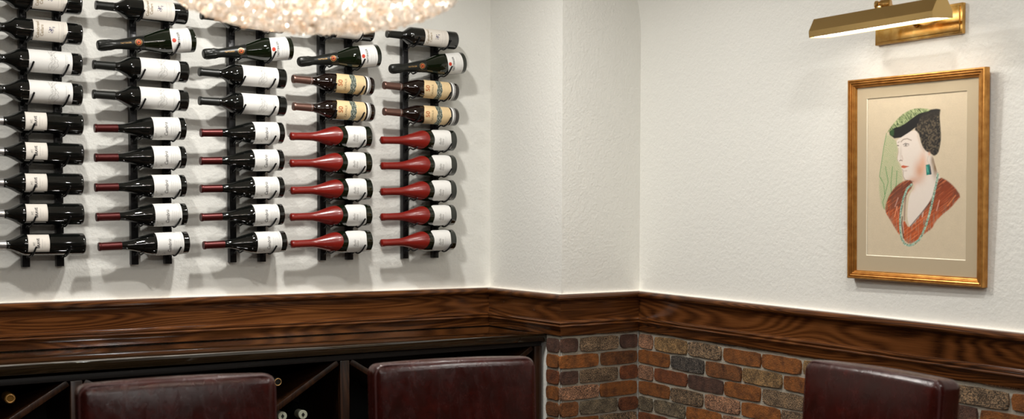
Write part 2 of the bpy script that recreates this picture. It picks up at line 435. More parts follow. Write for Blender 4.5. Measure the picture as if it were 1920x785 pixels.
def interp(keys):
    """keys: (z, r, mode) in millimetres; 'l' straight, 's' eased"""
    out = []
    for (z0, r0, _), (z1, r1, md) in zip(keys, keys[1:]):
        k = 1 if (md == 'l') else 10
        for i in range(k):
            t = i / k
            e = t if md == 'l' else (t * t * (3 - 2 * t) if md == 's' else (math.sin(t * PI / 2) if md == 'o' else (1 - math.sqrt(max(0, 1 - t * t)))))
            out.append(((z0 + (z1 - z0) * t) / 1000, (r0 + (r1 - r0) * e) / 1000))
    out.append((keys[-1][0] / 1000, keys[-1][1] / 1000)); return out
def rad_at(prof, z):
    for (z0, r0), (z1, r1) in zip(prof, prof[1:]):
        if z0 <= z <= z1 and z1 > z0: return r0 + (r1 - r0) * (z - z0) / (z1 - z0)
    return prof[-1][1]
def base_keys(R): return [(6, 0, 'l'), (2, R * 0.55, 'l'), (0, R * 0.80, 'l'), (0.6, R * 0.92, 'l'), (3, R * 0.985, 'l'), (8, R, 'l')]
def wrap_pt(prof, a, z, off): 
    r = rad_at(prof, z) + off
    return (r * math.sin(a), -r * math.cos(a), z)
def label_patch(bm, prof, z0, z1, ac, ah, mi=0, off=0.0004, edge=None, na=28, nz=8):
    g = []
    for i in range(na + 1):
        u = -1 + 2 * i / na; a = ac + ah * u
        zz0, zz1 = z0, z1
        if edge: d0, d1 = edge(u); zz0, zz1 = z0 + d0, z1 - d1
        g.append([bm.verts.new(wrap_pt(prof, a, zz0 + (zz1 - zz0) * j / nz, off)) for j in range(nz + 1)])
    for i in range(na):
        for j in range(nz): bm.faces.new((g[i][j], g[i + 1][j], g[i + 1][j + 1], g[i][j + 1])).material_index = mi
_tc = {}
def text_mesh(s, size, shear=0.0):
    k = (s, size, shear)
    if k not in _tc:
        cu = bpy.data.curves.new('t', 'FONT'); cu.body = s; cu.size = size; cu.align_x = 'CENTER'; cu.align_y = 'CENTER'; cu.shear = shear
        cu.resolution_u = 3
        o = bpy.data.objects.new('t', cu); COL.objects.link(o); bpy.context.view_layer.update()
        me = bpy.data.meshes.new_from_object(o)
        _tc[k] = ([tuple(v_.co) for v_ in me.vertices], [tuple(p.vertices) for p in me.polygons])
        bpy.data.objects.remove(o); bpy.data.curves.remove(cu); bpy.data.meshes.remove(me)
    return _tc[k]
def wrap_text(bm, prof, s, size, zc, ac, mi, off=0.0008, shear=0.0, bold=0.0, sx=1.0):
    vs, fs = text_mesh(s, size, shear); R = rad_at(prof, zc)
    for bx, bz in ([(0, 0)] if not bold else [(0, 0), (bold, 0), (0, bold), (bold, bold)]):
        o = off + (bx + bz) * 0.02
        vv = [bm.verts.new(wrap_pt(prof, ac + (x * sx + bx) / R, zc + y + bz, o)) for x, y, _ in vs]
        for f in fs:
            try: bm.faces.new([vv[i] for i in f]).material_index = mi
            except ValueError: pass
def wrap_line(bm, prof, pts, wd, mi, off=0.0007):
    """pts: (angle, z) polyline drawn as a thin ribbon on the bottle"""
    R = rad_at(prof, pts[0][1]); prev = None
    for i, (a, z) in enumerate(pts):
        a0, z0 = pts[max(i - 1, 0)]; a1, z1 = pts[min(i + 1, len(pts) - 1)]
        dx, dz = (a1 - a0) * R, z1 - z0; l = math.hypot(dx, dz) or 1
        nx, nz = -dz / l * wd / 2, dx / l * wd / 2
        cur = (bm.verts.new(wrap_pt(prof, a + nx / R, z + nz, off)), bm.verts.new(wrap_pt(prof, a - nx / R, z - nz, off)))
        if prev: bm.faces.new((prev[0], prev[1], cur[1], cur[0])).material_index = mi
        prev = cur
def wrap_disc(bm, prof, a, z, r, mi, off=0.0008, n_=20):
    R = rad_at(prof, z); c = bm.verts.new(wrap_pt(prof, a, z, off + 0.0003))
    ring = [bm.verts.new(wrap_pt(prof, a + r * math.cos(2 * PI * k / n_) / R, z + r * math.sin(2 * PI * k / n_), off)) for k in range(n_)]
    for k in range(n_): bm.faces.new((c, ring[k], ring[(k + 1) % n_])).material_index = mi
def fine_print(bm, prof, z, a0, a1, n_, mi, wd=0.0006, seed=0):
    r = random.Random(seed)
    a = a0
    while a < a1:
        b2 = min(a + r.uniform(0.03, 0.10), a1); wrap_line(bm, prof, [(a, z), ((a + b2) / 2, z), (b2, z)], wd, mi); a = b2 + 0.025
def D(x): return math.radians(x)

def cap_mesh(prof, z0, z1, off, m, name='capsule', parent=None, extra=None, mats=None, edge=None):
    bm = bmesh.new()
    zz = sorted(set([z0] + [z for z, r in prof if z0 < z <= z1 - 1e-6] + [z1]))
    pts = [(z, rad_at(prof, z) + off) for z in zz]
    if extra: pts = extra(pts)
    pts = [(pts[0][0], pts[0][1] - off)] + pts + [(z1 + off, pts[-1][1] * 0.82), (z1 + off, 0)]
    lathe(bm, pts, 36)
    if edge:
        for v_ in bm.verts:
            t = max(0, 1 - (v_.co.z - z0) / 0.03)
            v_.co.z += edge(math.atan2(v_.co.x, -v_.co.y)) * t * t
    return link(name, bm, m, parent)
def new_bottle(kind):
    """returns an Empty at the centre of the base, the neck pointing to +Z, the label to -Y"""
    if kind == 'emblem':       # ivory label with two lines and a violet emblem
        keys = base_keys(36.5) + [(205, 36.5, 'l'), (246, 15.2, 's'), (262, 14.0, 'l'), (302, 13.6, 'l'), (303, 15.0, 'l'), (309, 15.2, 'l'), (311, 14, 'l'), (311, 0, 'l')]
        prof = interp(keys); e = empty('wine_bottle'); bm = bmesh.new(); lathe(bm, prof); link('bottle_body', bm, M_GLASS, e)
        cap_mesh(prof, 0.252, 0.3112, 0.0005, M_CAPB, parent=e)
        bm = bmesh.new(); lathe(bm, [(0.2555, 0.0148), (0.2575, 0.0148)], 30, cap0=False, cap1=False); link('capsule_band', bm, M_GOLD, e)
        bm = bmesh.new(); ac = D(3)
        label_patch(bm, prof, 0.050, 0.157, ac, D(68))
        wrap_text(bm, prof, 'Cakebread', 0.0135, 0.1435, ac, 1, bold=0.0003); wrap_text(bm, prof, 'Cellars', 0.0135, 0.1305, ac - D(5), 1, bold=0.0003)
        r = random.Random(3)
        for k in range(26):
            a_, z_ = r.gauss(0, 1) * 0.0048, r.gauss(0, 1) * 0.0042
            wrap_line(bm, prof, [(ac + a_ / 0.0365, 0.103 + z_), (ac + (a_ + r.uniform(-.005, .005)) / 0.0365, 0.103 + z_ + r.uniform(-.004, .004))], 0.0019, 2)
        for z_ in (0.068, 0.063): fine_print(bm, prof, z_, ac - D(42), ac + D(42), 9, 3, 0.0007, 5)
        wrap_line(bm, prof, [(ac - D(45) + D(90) * k / 10, 0.078) for k in range(11)], 0.0005, 3)
        o = link('label', bm, [M_PI, M_INKY, M_INKP, M_INKG], e, angle=1.2); ln = 0.3115
    elif kind == 'hills':      # wide white label with an engraved hillside
        keys = base_keys(38) + [(188, 38, 'l'), (204, 35, 'l'), (222, 26, 'l'), (236, 17.5, 'l'), (246, 14.6, 'l'), (262, 13.8, 'l'), (312, 13.4, 'l'), (313, 15.2, 'l'), (320, 15.4, 'l'), (322, 14, 'l'), (322, 0, 'l')]
        keys = base_keys(38) + [(190, 38, 'l'), (247, 14.6, 's'), (262, 13.8, 'l'), (312, 13.4, 'l'), (313, 15.2, 'l'), (320, 15.4, 'l'), (322, 14, 'l'), (322, 0, 'l')]
        prof = interp(keys); e = empty('wine_bottle'); bm = bmesh.new(); lathe(bm, prof); link('bottle_body', bm, M_GLASS, e)
        cap_mesh(prof, 0.250, 0.3222, 0.0006, M_CAPB, parent=e)
        bm = bmesh.new(); ac = D(4)
        label_patch(bm, prof, 0.034, 0.170, ac, D(84), na=36)
        r = random.Random(8)
        for ln_ in range(3):
            z_ = 0.110 - ln_ * 0.008; pts = []
            for k in range(41):
                u = k / 40; z_ += r.uniform(-0.0032, 0.0032); z_ += (0.104 - ln_ * 0.009 + 0.006 * math.sin(u * 9 + ln_) - z_) * 0.25
                pts.append((ac - D(60) + D(118) * u, z_))
            wrap_line(bm, prof, pts, 0.0008, 1)
        for k in range(22):
            a_ = ac + D(r.uniform(-50, 40)); z_ = r.uniform(0.092, 0.108)
            wrap_line(bm, prof, [(a_, z_), (a_ + D(r.uniform(2, 5)), z_ - r.uniform(0.002, 0.006)), (a_ + D(r.uniform(5, 9)), z_ - r.uniform(0.004, 0.010))], 0.0006, 1)
        fine_print(bm, prof, 0.055, ac - D(40), ac + D(34), 9, 1, 0.0011, 4); fine_print(bm, prof, 0.050, ac - D(30), ac + D(24), 9, 1, 0.0006, 6)
        link('label', bm, [M_PW, M_INKG], e, angle=1.2); ln = 0.3225
    elif kind == 'silver':     # small label near the shoulder, silver foil
        keys = base_keys(37) + [(186, 37, 'l'), (246, 14.8, 's'), (262, 14, 'l'), (300, 13.6, 'l'), (301, 15.2, 'l'), (308, 15.2, 'l'), (310, 14, 'l'), (310, 0, 'l')]
        prof = interp(keys); e = empty('wine_bottle'); bm = bmesh.new(); lathe(bm, prof); link('bottle_body', bm, M_GLASS, e)
        cap_mesh(prof, 0.248, 0.3102, 0.0007, M_CAPS, parent=e)
        bm = bmesh.new(); ac = D(12)
        label_patch(bm, prof, 0.118, 0.185, ac, D(51))
        wrap_text(bm, prof, 'MT.', 0.0105, 0.1660, ac - D(6), 1, bold=0.0002, sx=0.8)
        wrap_text(bm, prof, 'BRAVE', 0.0122, 0.1530, ac - D(4), 2, bold=0.0006, sx=0.95)
        fine_print(bm, prof, 0.141, ac - D(30), ac + D(20), 9, 1, 0.0009, 2); fine_print(bm, prof, 0.134, ac - D(24), ac + D(6), 9, 1, 0.0006, 3)
        for (p0, p1) in (((-48, .1205), (48, .1205)), ((-48, .1825), (48, .1825))):
            wrap_line(bm, prof, [(ac + D(p0[0] + (p1[0] - p0[0]) * k / 10), p0[1]) for k in range(11)], 0.0004, 1)
        for sg in (-48, 48): wrap_line(bm, prof, [(ac + D(sg), 0.1205), (ac + D(sg), 0.1825)], 0.0004, 1)
        link('label', bm, [M_PI, M_INKG, M_INKD], e, angle=1.2); ln = 0.31
    elif kind == 'script':     # burgundy shape, script label, wine red foil
        keys = base_keys(40) + [(112, 40, 'l'), (150, 36.5, 's'), (222, 15.0, 's'), (236, 14.0, 'l'), (299, 13.4, 'l'), (300, 15, 'l'), (306, 15, 'l'), (308, 14, 'l'), (308, 0, 'l')]
        keys = base_keys(40) + [(112, 40, 'l'), (225, 14.6, 's'), (240, 13.9, 'l'), (299, 13.4, 'l'), (300, 14.6, 'l'), (306, 14.6, 'l'), (308, 13.6, 'l'), (308, 0, 'l')]
        prof = interp(keys); e = empty('wine_bottle'); bm = bmesh.new(); lathe(bm, prof); link('bottle_body', bm, M_GLASS, e)
        cap_mesh(prof, 0.231, 0.3082, 0.0005, M_CAPW, parent=e)
        bm = bmesh.new(); ac = D(2)
        label_patch(bm, prof, 0.023, 0.117, ac, D(84), na=36)
        wrap_text(bm, prof, 'Cambria', 0.0170, 0.0735, ac - D(10), 2, shear=0.35, sx=0.86)
        r = random.Random(5)
        for k in range(16):
            a_ = ac + D(r.uniform(-66, -30)); z_ = r.uniform(0.085, 0.112)
            wrap_line(bm, prof, [(a_, z_), (a_ + D(r.uniform(-6, 6)), z_ + r.uniform(-0.006, 0.006)), (a_ + D(r.uniform(-9, 9)), z_ + r.uniform(-0.008, 0.004))], 0.0006, 1)
        for z_, w_ in ((0.0565, 26), (0.0495, 20), (0.043, 24), (0.037, 16)): fine_print(bm, prof, z_, ac - D(w_ + 8), ac + D(w_ - 4), 9, 1, 0.0008, int(z_ * 1e4))
        wrap_line(bm, prof, [(ac - D(70) + D(140) * k / 14, 0.031) for k in range(15)], 0.0006, 1)
        link('label', bm, [M_PW, M_INKG, M_INKD], e, angle=1.2); ln = 0.3085
    elif kind == 'wax':        # burgundy shape dipped in red wax
        keys = base_keys(42.5) + [(118, 42.5, 'l'), (150, 38, 'l'), (246, 14.8, 's'), (262, 13.8, 'l'), (312, 13.6, 'l'), (313, 15, 'l'), (320, 15, 'l'), (322, 14, 'l'), (322, 0, 'l')]
        keys = base_keys(42.5) + [(116, 42.5, 'l'), (250, 13.8, 's'), (312, 13.2, 'l'), (313, 14.4, 'l'), (319, 14.4, 'l'), (322, 12, 'l'), (322, 0, 'l')]
        prof = interp(keys); e = empty('wine_bottle'); bm = bmesh.new(); lathe(bm, prof); link('bottle_body', bm, M_GLASSG, e)
        bm = bmesh.new(); zz = [0.128 + 0.194 * i / 40 for i in range(41)]
        pts = [(z, rad_at(prof, min(z, 0.312)) + (0.0014 if z < 0.305 else 0.0014 + 0.0010 * min(1, (z - 0.305) / 0.006))) for z in zz if z < 0.318]
        pts = [(pts[0][0] - 0.0008, pts[0][1] - 0.0013)] + pts + [(0.3225, 0.0150), (0.3255, 0.0115), (0.3270, 0.006), (0.3272, 0)]
        lathe(bm, pts, 44)
        for v_ in bm.verts:
            a_ = math.atan2(v_.co.x, -v_.co.y); t = max(0, min(1, (0.190 - v_.co.z) / 0.062)); t = t * t
            # the dip line dives away from the label side
            v_.co.z += t * (0.034 * (1 - math.cos(a_ - D(12))) * 1.0)
            if t > 0:
                R = rad_at(prof, v_.co.z) + 0.0014; l = math.hypot(v_.co.x, v_.co.y)
                v_.co.x *= R / l; v_.co.y *= R / l
        link('wax_dip', bm, M_WAX, e)
        bm = bmesh.new(); tube(bm, [(0, 0, 0.3268), (0.0008, -0.0004, 0.331), (0.0004, -0.001, 0.334)], [0.0016, 0.0012, 0.0014], 8); link('cord_end', bm, M_CAPB, e)
        bm = bmesh.new(); ac = D(3)
        label_patch(bm, prof, 0.026, 0.110, ac, D(74), na=36, edge=lambda u: (0.0035 * math.cos(u * 5.2) * 0.5 + 0.013 * max(0, abs(u) - 0.80) / 0.2 + 0.002, 0.0035 * math.cos(u * 5.2) * 0.5 + 0.013 * max(0, abs(u) - 0.80) / 0.2 + 0.002))
        wrap_text(bm, prof, 'Belle', 0.0135, 0.080, ac - D(12), 1, shear=0.35); wrap_text(bm, prof, 'Glos', 0.0135, 0.068, ac - D(16), 1, shear=0.35)
        fine_print(bm, prof, 0.055, ac - D(44), ac + D(14), 9, 1, 0.0008, 12); fine_print(bm, prof, 0.048, ac - D(36), ac + D(6), 9, 1, 0.0006, 13)
        link('label', bm, [M_PW, M_INKG], e, angle=1.2); ln = 0.327
    elif kind == 'fifty':      # cream label with 50 and an engraved band
        keys = base_keys(36.5) + [(186, 36.5, 'l'), (200, 33.5, 'l'), (225, 25, 'l'), (243, 16.5, 'l'), (252, 14.4, 'l'), (317, 13.4, 'l'), (318, 15.2, 'l'), (325, 15.2, 'l'), (327, 14, 'l'), (327, 0, 'l')]
        keys = base_keys(36.5) + [(176, 36.5, 'l'), (254, 14.4, 's'), (317, 13.4, 'l'), (318, 15.2, 'l'), (325, 15.2, 'l'), (327, 14, 'l'), (327, 0, 'l')]
        prof = interp(keys); e = empty('wine_bottle'); bm = bmesh.new(); lathe(bm, prof); link('bottle_body', bm, M_GLASSB, e)
        cap_mesh(prof, 0.250, 0.3272, 0.0006, M_CAPR, parent=e)
        bm = bmesh.new(); lathe(bm, [(0.2545, 0.0152), (0.2570, 0.0152)], 30, cap0=False, cap1=False); link('capsule_band', bm, M_CAPS, e)
        bm = bmesh.new(); ac = D(2)
        label_patch(bm, prof, 0.041, 0.163, ac, D(82), na=36, edge=lambda u: (0.0, 0.0012 * math.sin(u * 40) + 0.004 * abs(u) - 0.003 * math.cos(u * 4)))
        label_patch(bm, prof, 0.082, 0.105, ac, D(82), mi=3, off=0.0007, na=36, edge=lambda u: (0.001 * math.sin(u * 14), 0.002 * math.sin(u * 9)))
        label_patch(bm, prof, 0.0255, 0.0340, ac, D(88), mi=4, off=0.0005, na=36)
        label_patch(bm, prof, 0.0205, 0.0225, ac, D(88), mi=4, off=0.0005, na=36)
        wrap_text(bm, prof, '50', 0.0255, 0.147, ac - D(4), 1, bold=0.0008)
        wrap_text(bm, prof, 'CAYMUS', 0.0125, 0.1245, ac - D(12), 2, bold=0.0004, sx=0.95)
        fine_print(bm, prof, 0.113, ac - D(40), ac + D(20), 9, 2, 0.0007, 4)
        for z_ in (0.074, 0.068, 0.062, 0.056, 0.050): fine_print(bm, prof, z_, ac - D(52), ac + D(44), 9, 2, 0.0008, int(z_ * 1e4))
        link('label', bm, [M_PC, M_INKC, M_INKY, M_PIC, M_WHITEG], e, angle=1.2); ln = 0.3275
    elif kind == 'sparkling':
        keys = base_keys(44) + [(92, 44, 'l'), (205, 22.0, 's'), (262, 15.6, 'l'), (300, 14.6, 'l'), (303, 16.5, 'l'), (312, 16.5, 'l'), (325, 16.0, 'l'), (330, 12, 'l'), (333, 0, 'l')]
        prof = interp(keys); e = empty('champagne_bottle'); bm = bmesh.new(); lathe(bm, prof, 48); link('bottle_body', bm, M_GLASSG, e)
        bm = bmesh.new(); pts = [(z, rad_at(prof, z) + 0.0008) for z in [0.176 + 0.004 * i for i in range(26)]]
        pts = [(pts[0][0], pts[0][1] - 0.001)] + pts + [(0.282, 0.0172), (0.292, 0.0186), (0.300, 0.0182), (0.312, 0.0190), (0.324, 0.0186), (0.331, 0.0160), (0.334, 0.0125), (0.3342, 0)]
        lathe(bm, pts, 48)
        r = random.Random(4)
        for v_ in bm.verts:
            if v_.co.z > 0.283:
                a_ = math.atan2(v_.co.x, -v_.co.y); k = 1 + 0.045 * math.sin(a_ * 11 + v_.co.z * 60) + r.uniform(-0.015, 0.015); v_.co.x *= k; v_.co.y *= k
            if v_.co.z < 0.181: v_.co.z += 0.006 * math.cos(2 * math.atan2(v_.co.x, -v_.co.y))
        cp = link('foil', bm, M_CAPB, e, angle=0.5)
        bm = bmesh.new(); pf = [(z, r_ + 0.0008) for z, r_ in prof]
        wrap_disc(bm, pf, D(2), 0.199, 0.0120, 0, 0.0006, 26); wrap_disc(bm, pf, D(2), 0.199, 0.0104, 1, 0.0010, 26); wrap_disc(bm, pf, D(2), 0.1990, 0.0080, 2, 0.0014, 22)
        wrap_line(bm, pf, [(D(-8), 0.203), (D(2), 0.196), (D(12), 0.202)], 0.0018, 1, 0.0020); wrap_line(bm, pf, [(D(2), 0.205), (D(2), 0.194)], 0.0015, 1, 0.0021)
        # the long word on the neck runs along the bottle
        vs_, fs_ = text_mesh('TAITTINGER', 0.0065, 0.0); vvs = [bm.verts.new(wrap_pt(pf, D(4) + y / 0.018, 0.241 - x, 0.0009)) for x, y, _ in vs_]
        for f in fs_: bm.faces.new([vvs[i] for i in f]).material_index = 3
        link('seal', bm, [M_GOLD, M_CAPB, M_SEAL, M_GOLD], e, angle=1.2)
        bm = bmesh.new(); ac = D(2)
        label_patch(bm, prof, 0.020, 0.090, ac, D(72), na=36, edge=lambda u: (0, 0.010 * u * u - 0.002))
        wrap_text(bm, prof, 'TAITTINGER', 0.0112, 0.0635, ac + D(-5), 1, bold=0.0004, sx=0.92)
        wrap_disc(bm, prof, ac - D(4), 0.0815, 0.0072, 2, 0.0009)
        fine_print(bm, prof, 0.048, ac - D(36), ac + D(32), 9, 3, 0.0008, 3); fine_print(bm, prof, 0.041, ac - D(30), ac + D(26), 9, 3, 0.0006, 4)
        fine_print(bm, prof, 0.030, ac - D(50), ac + D(44), 9, 3, 0.0005, 5)
        link('label', bm, [M_PW, M_INKD, M_INKR, M_INKG], e, angle=1.2); ln = 0.334
    e['len'] = ln
    return e, prof
def dup(root):
    r = root.copy(); COL.objects.link(r)
    for ch in list(root.children):
        c = ch.copy(); COL.objects.link(c); c.parent = r
    return r

PROTO = {}
LEN = {}
YAX = -0.09
ZROW = lambda r: 1.3775 + 0.1009 * (8 - r)
# per rack: left post x, right post x, and the bottle kind of every row with the x of the base
RK = [(-1.870, -1.760, ['emblem', 'emblem', 'hills', 'hills', 'silver', 'silver', 'silver', 'silver', 'silver'], -1.700),
      (-1.508, -1.389, ['emblem', 'sparkling', 'hills', 'hills', 'script', 'script', 'script', 'script', 'script'], -1.339),
      (-1.148, -1.033, ['emblem', 'sparkling', 'hills', 'hills', 'script', 'script', 'script', 'script', 'script'], -0.972),
      (-0.787, -0.671, ['emblem', 'sparkling', 'fifty', 'fifty', 'wax', 'wax', 'wax', 'wax', 'wax'], -0.608),
      (-0.424, -0.283, ['emblem', 'sparkling', 'fifty', 'fifty', 'wax', 'wax', 'wax', 'wax', 'wax'], -0.228)]
XB = {'emblem': 0.0, 'hills': 0.0, 'silver': 0.0, 'script': -0.010, 'wax': -0.014, 'fifty': 0.0, 'sparkling': 0.026}
DX8 = [0.004, 0.007, 0.007, 0.0, 0.0]
TILT = {'emblem': 0.003, 'hills': 0.004, 'silver': 0.001, 'script': -0.011, 'wax': -0.010, 'fifty': 0.007, 'sparkling': -0.048}
ZOF = {'emblem': 0.0, 'hills': -0.001, 'silver': 0.0, 'script': 0.0005, 'wax': -0.001, 'fifty': -0.006, 'sparkling': 0.014}
RACKN = ['on far left rack', 'on second rack from left', 'on middle rack', 'on fourth rack from left', 'on far right rack']
RACKD = ['leftmost of the five, cut by the photo edge', 'second from the left, between the leftmost and middle ones', 'in the middle of the five', 'second from the right', 'rightmost of the five, nearest the corner']
DESC = {'emblem': ('wine bottle with violet emblem on ivory label', 'emblem label bottles'),
        'hills': ('black foiled bottle with plain wide white label', 'wide white label bottles'),
        'silver': ('silver foiled bottle with small white label', 'silver foil bottles'),
        'script': ('wine red foiled bottle with script label', 'script label bottles'),
        'wax': ('bottle dipped in red wax', 'red wax bottles'),
        'fifty': ('brown foiled bottle with cream label', 'cream label bottles'),
        'sparkling': ('tilted champagne bottle with red dotted label', 'champagne bottles')}
ORD5 = ['topmost', 'second from top', 'middle one', 'second from bottom', 'lowest']
UL = ['upper one', 'lower one']
M_RACK = mat('black_powder_coated_steel', (0.010, 0.010, 0.011), 0.35, 0.4)
zc_list = {}
for ci, (xl, xr, kinds, xb) in enumerate(RK):
    rack = empty('wine_rack', (xl, -0.0, 1.30)); 
    tag(rack, 'black metal bottle rack, ' + RACKD[ci], 'wine rack', 'black wine racks on the left wall')
    inv = Matrix.Translation((-xl, 0, -1.30))
    for px_ in (xl, xr):
        bm = bmesh.new(); box(bm, (px_ - 0.0125, -0.030, 1.3005), (px_ + 0.0125, -0.002, 2.200), bev=0.002)
        bmesh.ops.transform(bm, matrix=inv, verts=bm.verts); link('post', bm, M_RACK, rack)
    counts = {}
    for k in kinds: counts[k] = counts.get(k, 0) + 1
    seen = {}
    for r, k in enumerate(kinds):
        if k not in PROTO:
            e, prof = new_bottle(k); PROTO[k] = (e, prof); LEN[k] = e['len']; del e['len']; b = e
        else: b = dup(PROTO[k][0])
        prof = PROTO[k][1]
        ln = LEN[k]; dz = TILT[k] + random.uniform(-0.0012, 0.0012); bx = xb + XB[k] + (DX8[ci] if r == 8 else 0) + random.uniform(-0.0015, 0.0015)
        if k == 'sparkling' and ci == 4: bx += 0.006
        zb_ = ZROW(r) + ZOF[k]
        th = math.asin(dz / ln)
        # local Z (neck) -> -x world, local X (label's right) -> up
        M = Matrix(((0, 0, -1, 0), (0, 1, 0, 0), (1, 0, 0, 0), (0, 0, 0, 1)))
        M = Matrix.Translation((bx, YAX, zb_)) @ Matrix.Rotation(th, 4, 'Y') @ M @ Matrix.Rotation(D(random.uniform(-4, 4)) + D({'sparkling': 0}.get(k, 0)), 4, 'Z')
        b.matrix_world = M
        i = seen.get(k, 0); seen[k] = i + 1; nk = counts[k]
        pos = '' if nk == 1 else (UL[i] if nk == 2 else ORD5[i])
        lab = DESC[k][0] + ', ' + (pos + ' ' if pos else '') + RACKN[ci]
        tag(b, lab, 'bottle', DESC[k][1])
        # the two hooks that carry this bottle
        for hi_, px_ in enumerate((xl, xr)):
            s = (bx - px_) / math.cos(th)
            rr = max(rad_at(prof, min(max(s + d_, 0.009), ln - 0.02)) for d_ in (-0.008, -0.004, 0, 0.004, 0.008))
            if k == 'wax' and s > 0.12: rr += 0.0015
            if k == 'sparkling' and s > 0.17: rr += 0.002
            zc = zb_ + math.tan(th) * (bx - px_)
            tr = 0.0030; ar = rr / math.cos(th) + tr + 0.0014
            tipa = D(-18) if not (hi_ == 0 and k in ('script', 'wax', 'sparkling')) else D(-58)
            if k == 'sparkling': tipa = D(-62) if hi_ == 0 else D(-20)
            if hi_ == 1 and k in ('script', 'wax'): tipa = D(-24)
            zf = zc - ar - 0.002
            pts = [(px_, -0.029, zf - 0.002), (px_, -0.045, zf - 0.001), (px_, YAX + 0.022, zc - ar * math.cos(math.asin(min(0.95, 0.022 / ar))) - 0.0002)]
            a0 = -PI / 2
            for q_ in range(11):
                a_ = a0 + (tipa - a0) * q_ / 10
                pts.append((px_ + 0.010 * (q_ / 10) ** 1.5 * (1 if tipa > D(-40) else 0.4), YAX - ar * math.cos(a_), zc + ar * math.sin(a_)))
            t_ = Vector(pts[-1]) - Vector(pts[-2]); t_.normalize()
            pts.append(tuple(Vector(pts[-1]) + (t_ + Vector((0, -0.45, 0))).normalized() * 0.006))
            bm = bmesh.new(); tube(bm, pts, [tr] * (len(pts) - 1) + [tr * 1.12], 10)
            bmesh.ops.create_uvsphere(bm, u_segments=10, v_segments=6, radius=tr * 1.12, matrix=Matrix.Translation(pts[-1]))
            box(bm, (px_ - 0.008, -0.034, zf - 0.010), (px_ + 0.008, -0.029, zf + 0.006), bev=0.001)
            bmesh.ops.transform(bm, matrix=inv, verts=bm.verts)
            link('bottle_hook', bm, M_RACK, rack)

# ------------------------------------------------------------------ bottles lying in the cabinet bins
M_BRASSC = mat('brass_coloured_foil', (0.42, 0.22, 0.05), 0.3, 0.8); M_PALEF = mat('pale_green_foil', (0.42, 0.44, 0.34), 0.4, 0.3)
def bin_bottle(x, z, y, m_cap, m_mark, rr, label, lean=(0, 0)):
    e = empty('wine_bottle'); keys = base_keys(rr) + [(180, rr, 'l'), (236, 15, 's'), (290, 14, 'l'), (291, 15.2, 'l'), (299, 15.2, 'l'), (300, 14.5, 'l'), (300, 0, 'l')]
    prof = interp(keys); bm = bmesh.new(); lathe(bm, prof); link('bottle_body', bm, M_GLASS, e)
    cap_mesh(prof, 0.242, 0.3002, 0.0006, m_cap, parent=e)
    bm = bmesh.new()
    if m_mark is None:
        pts = [(0.0118 * math.cos(2 * PI * k / 28), 0.0118 * math.sin(2 * PI * k / 28), 0.3014) for k in range(28)]
        tube(bm, pts, 0.0014, 8, closed=True); link('foil_rim', bm, M_GOLD, e)
    else:
        quad(bm, [(0.0062, 0, 0.3013), (0, 0.0085, 0.3013), (-0.0062, 0, 0.3013), (0, -0.0085, 0.3013)]); link('foil_emblem', bm, m_mark, e)
    q0 = Vector((lean[0], 0.3, lean[1])); e.matrix_world = Matrix.Translation(Vector((x, y, z)) + q0) @ (-q0).to_track_quat('Z', 'Y').to_matrix().to_4x4()
    tag(e, label, 'bottle', 'bottles lying in the cabinet bins'); return e
bin_bottle(-1.993, 0.916, -0.392, M_BRASSC, None, 37, 'bottle with brass coloured foil lying in the far left cabinet bin')
bin_bottle(-1.1255, 0.8985, -0.392, M_CAPB, None, 40, 'bottle with gold rimmed black foil lying in bin beside the left chair')
bin_bottle(-1.108, 0.777, -0.392, M_PALEF, M_CAPB, 37, 'left one of two pale foiled bottles lying low in the cabinet', (0.034, -0.020))
bin_bottle(-1.0285, 0.774, -0.386, M_PALEF, M_CAPB, 37, 'right one of two pale foiled bottles lying low in the cabinet', (0.037, -0.020))

# ------------------------------------------------------------------ dining chairs
M_LEATH = mat('burgundy_leather', (0.04, 0.006, 0.005), 0.30, Coat_Weight=0.0, Specular_IOR_Level=0.45)
v = coords(M_LEATH); wr = noise(M_LEATH, v, 22, 4, 0.6); gr = noise(M_LEATH, v, 420, 3, 0.6); cr = noise(M_LEATH, coords(M_LEATH, (1, 1, 0.35)), 45, 4, 0.65, 0.6)
L(M_LEATH, ramp(M_LEATH, wr, [(0.3, (0.020, 0.0026, 0.0014)), (0.6, (0.036, 0.0040, 0.0026)), (0.8, (0.058, 0.0075, 0.0050))]), BS(M_LEATH).inputs['Base Color'])
rg = N(M_LEATH, 'ShaderNodeMapRange'); L(M_LEATH, cr, rg.inputs[0]); rg.inputs[1].default_value = 0.3; rg.inputs[2].default_value = 0.7; rg.inputs[3].default_value = 0.16; rg.inputs[4].default_value = 0.32
L(M_LEATH, rg.outputs[0], BS(M_LEATH).inputs['Roughness'])
bump(M_LEATH, mth(M_LEATH, 'ADD', mth(M_LEATH, 'MULTIPLY', gr, 0.25), mth(M_LEATH, 'MULTIPLY', cr, 1.0)), 0.28, 0.003)
M_PIPE = mat('burgundy_seam', (0.045, 0.008, 0.007), 0.45)
M_LEG = wood('dark_chair_wood', (0.01, 0.004, 0.002), (0.03, 0.012, 0.005), (0.06, 0.025, 0.01), 'Z', 0.3)
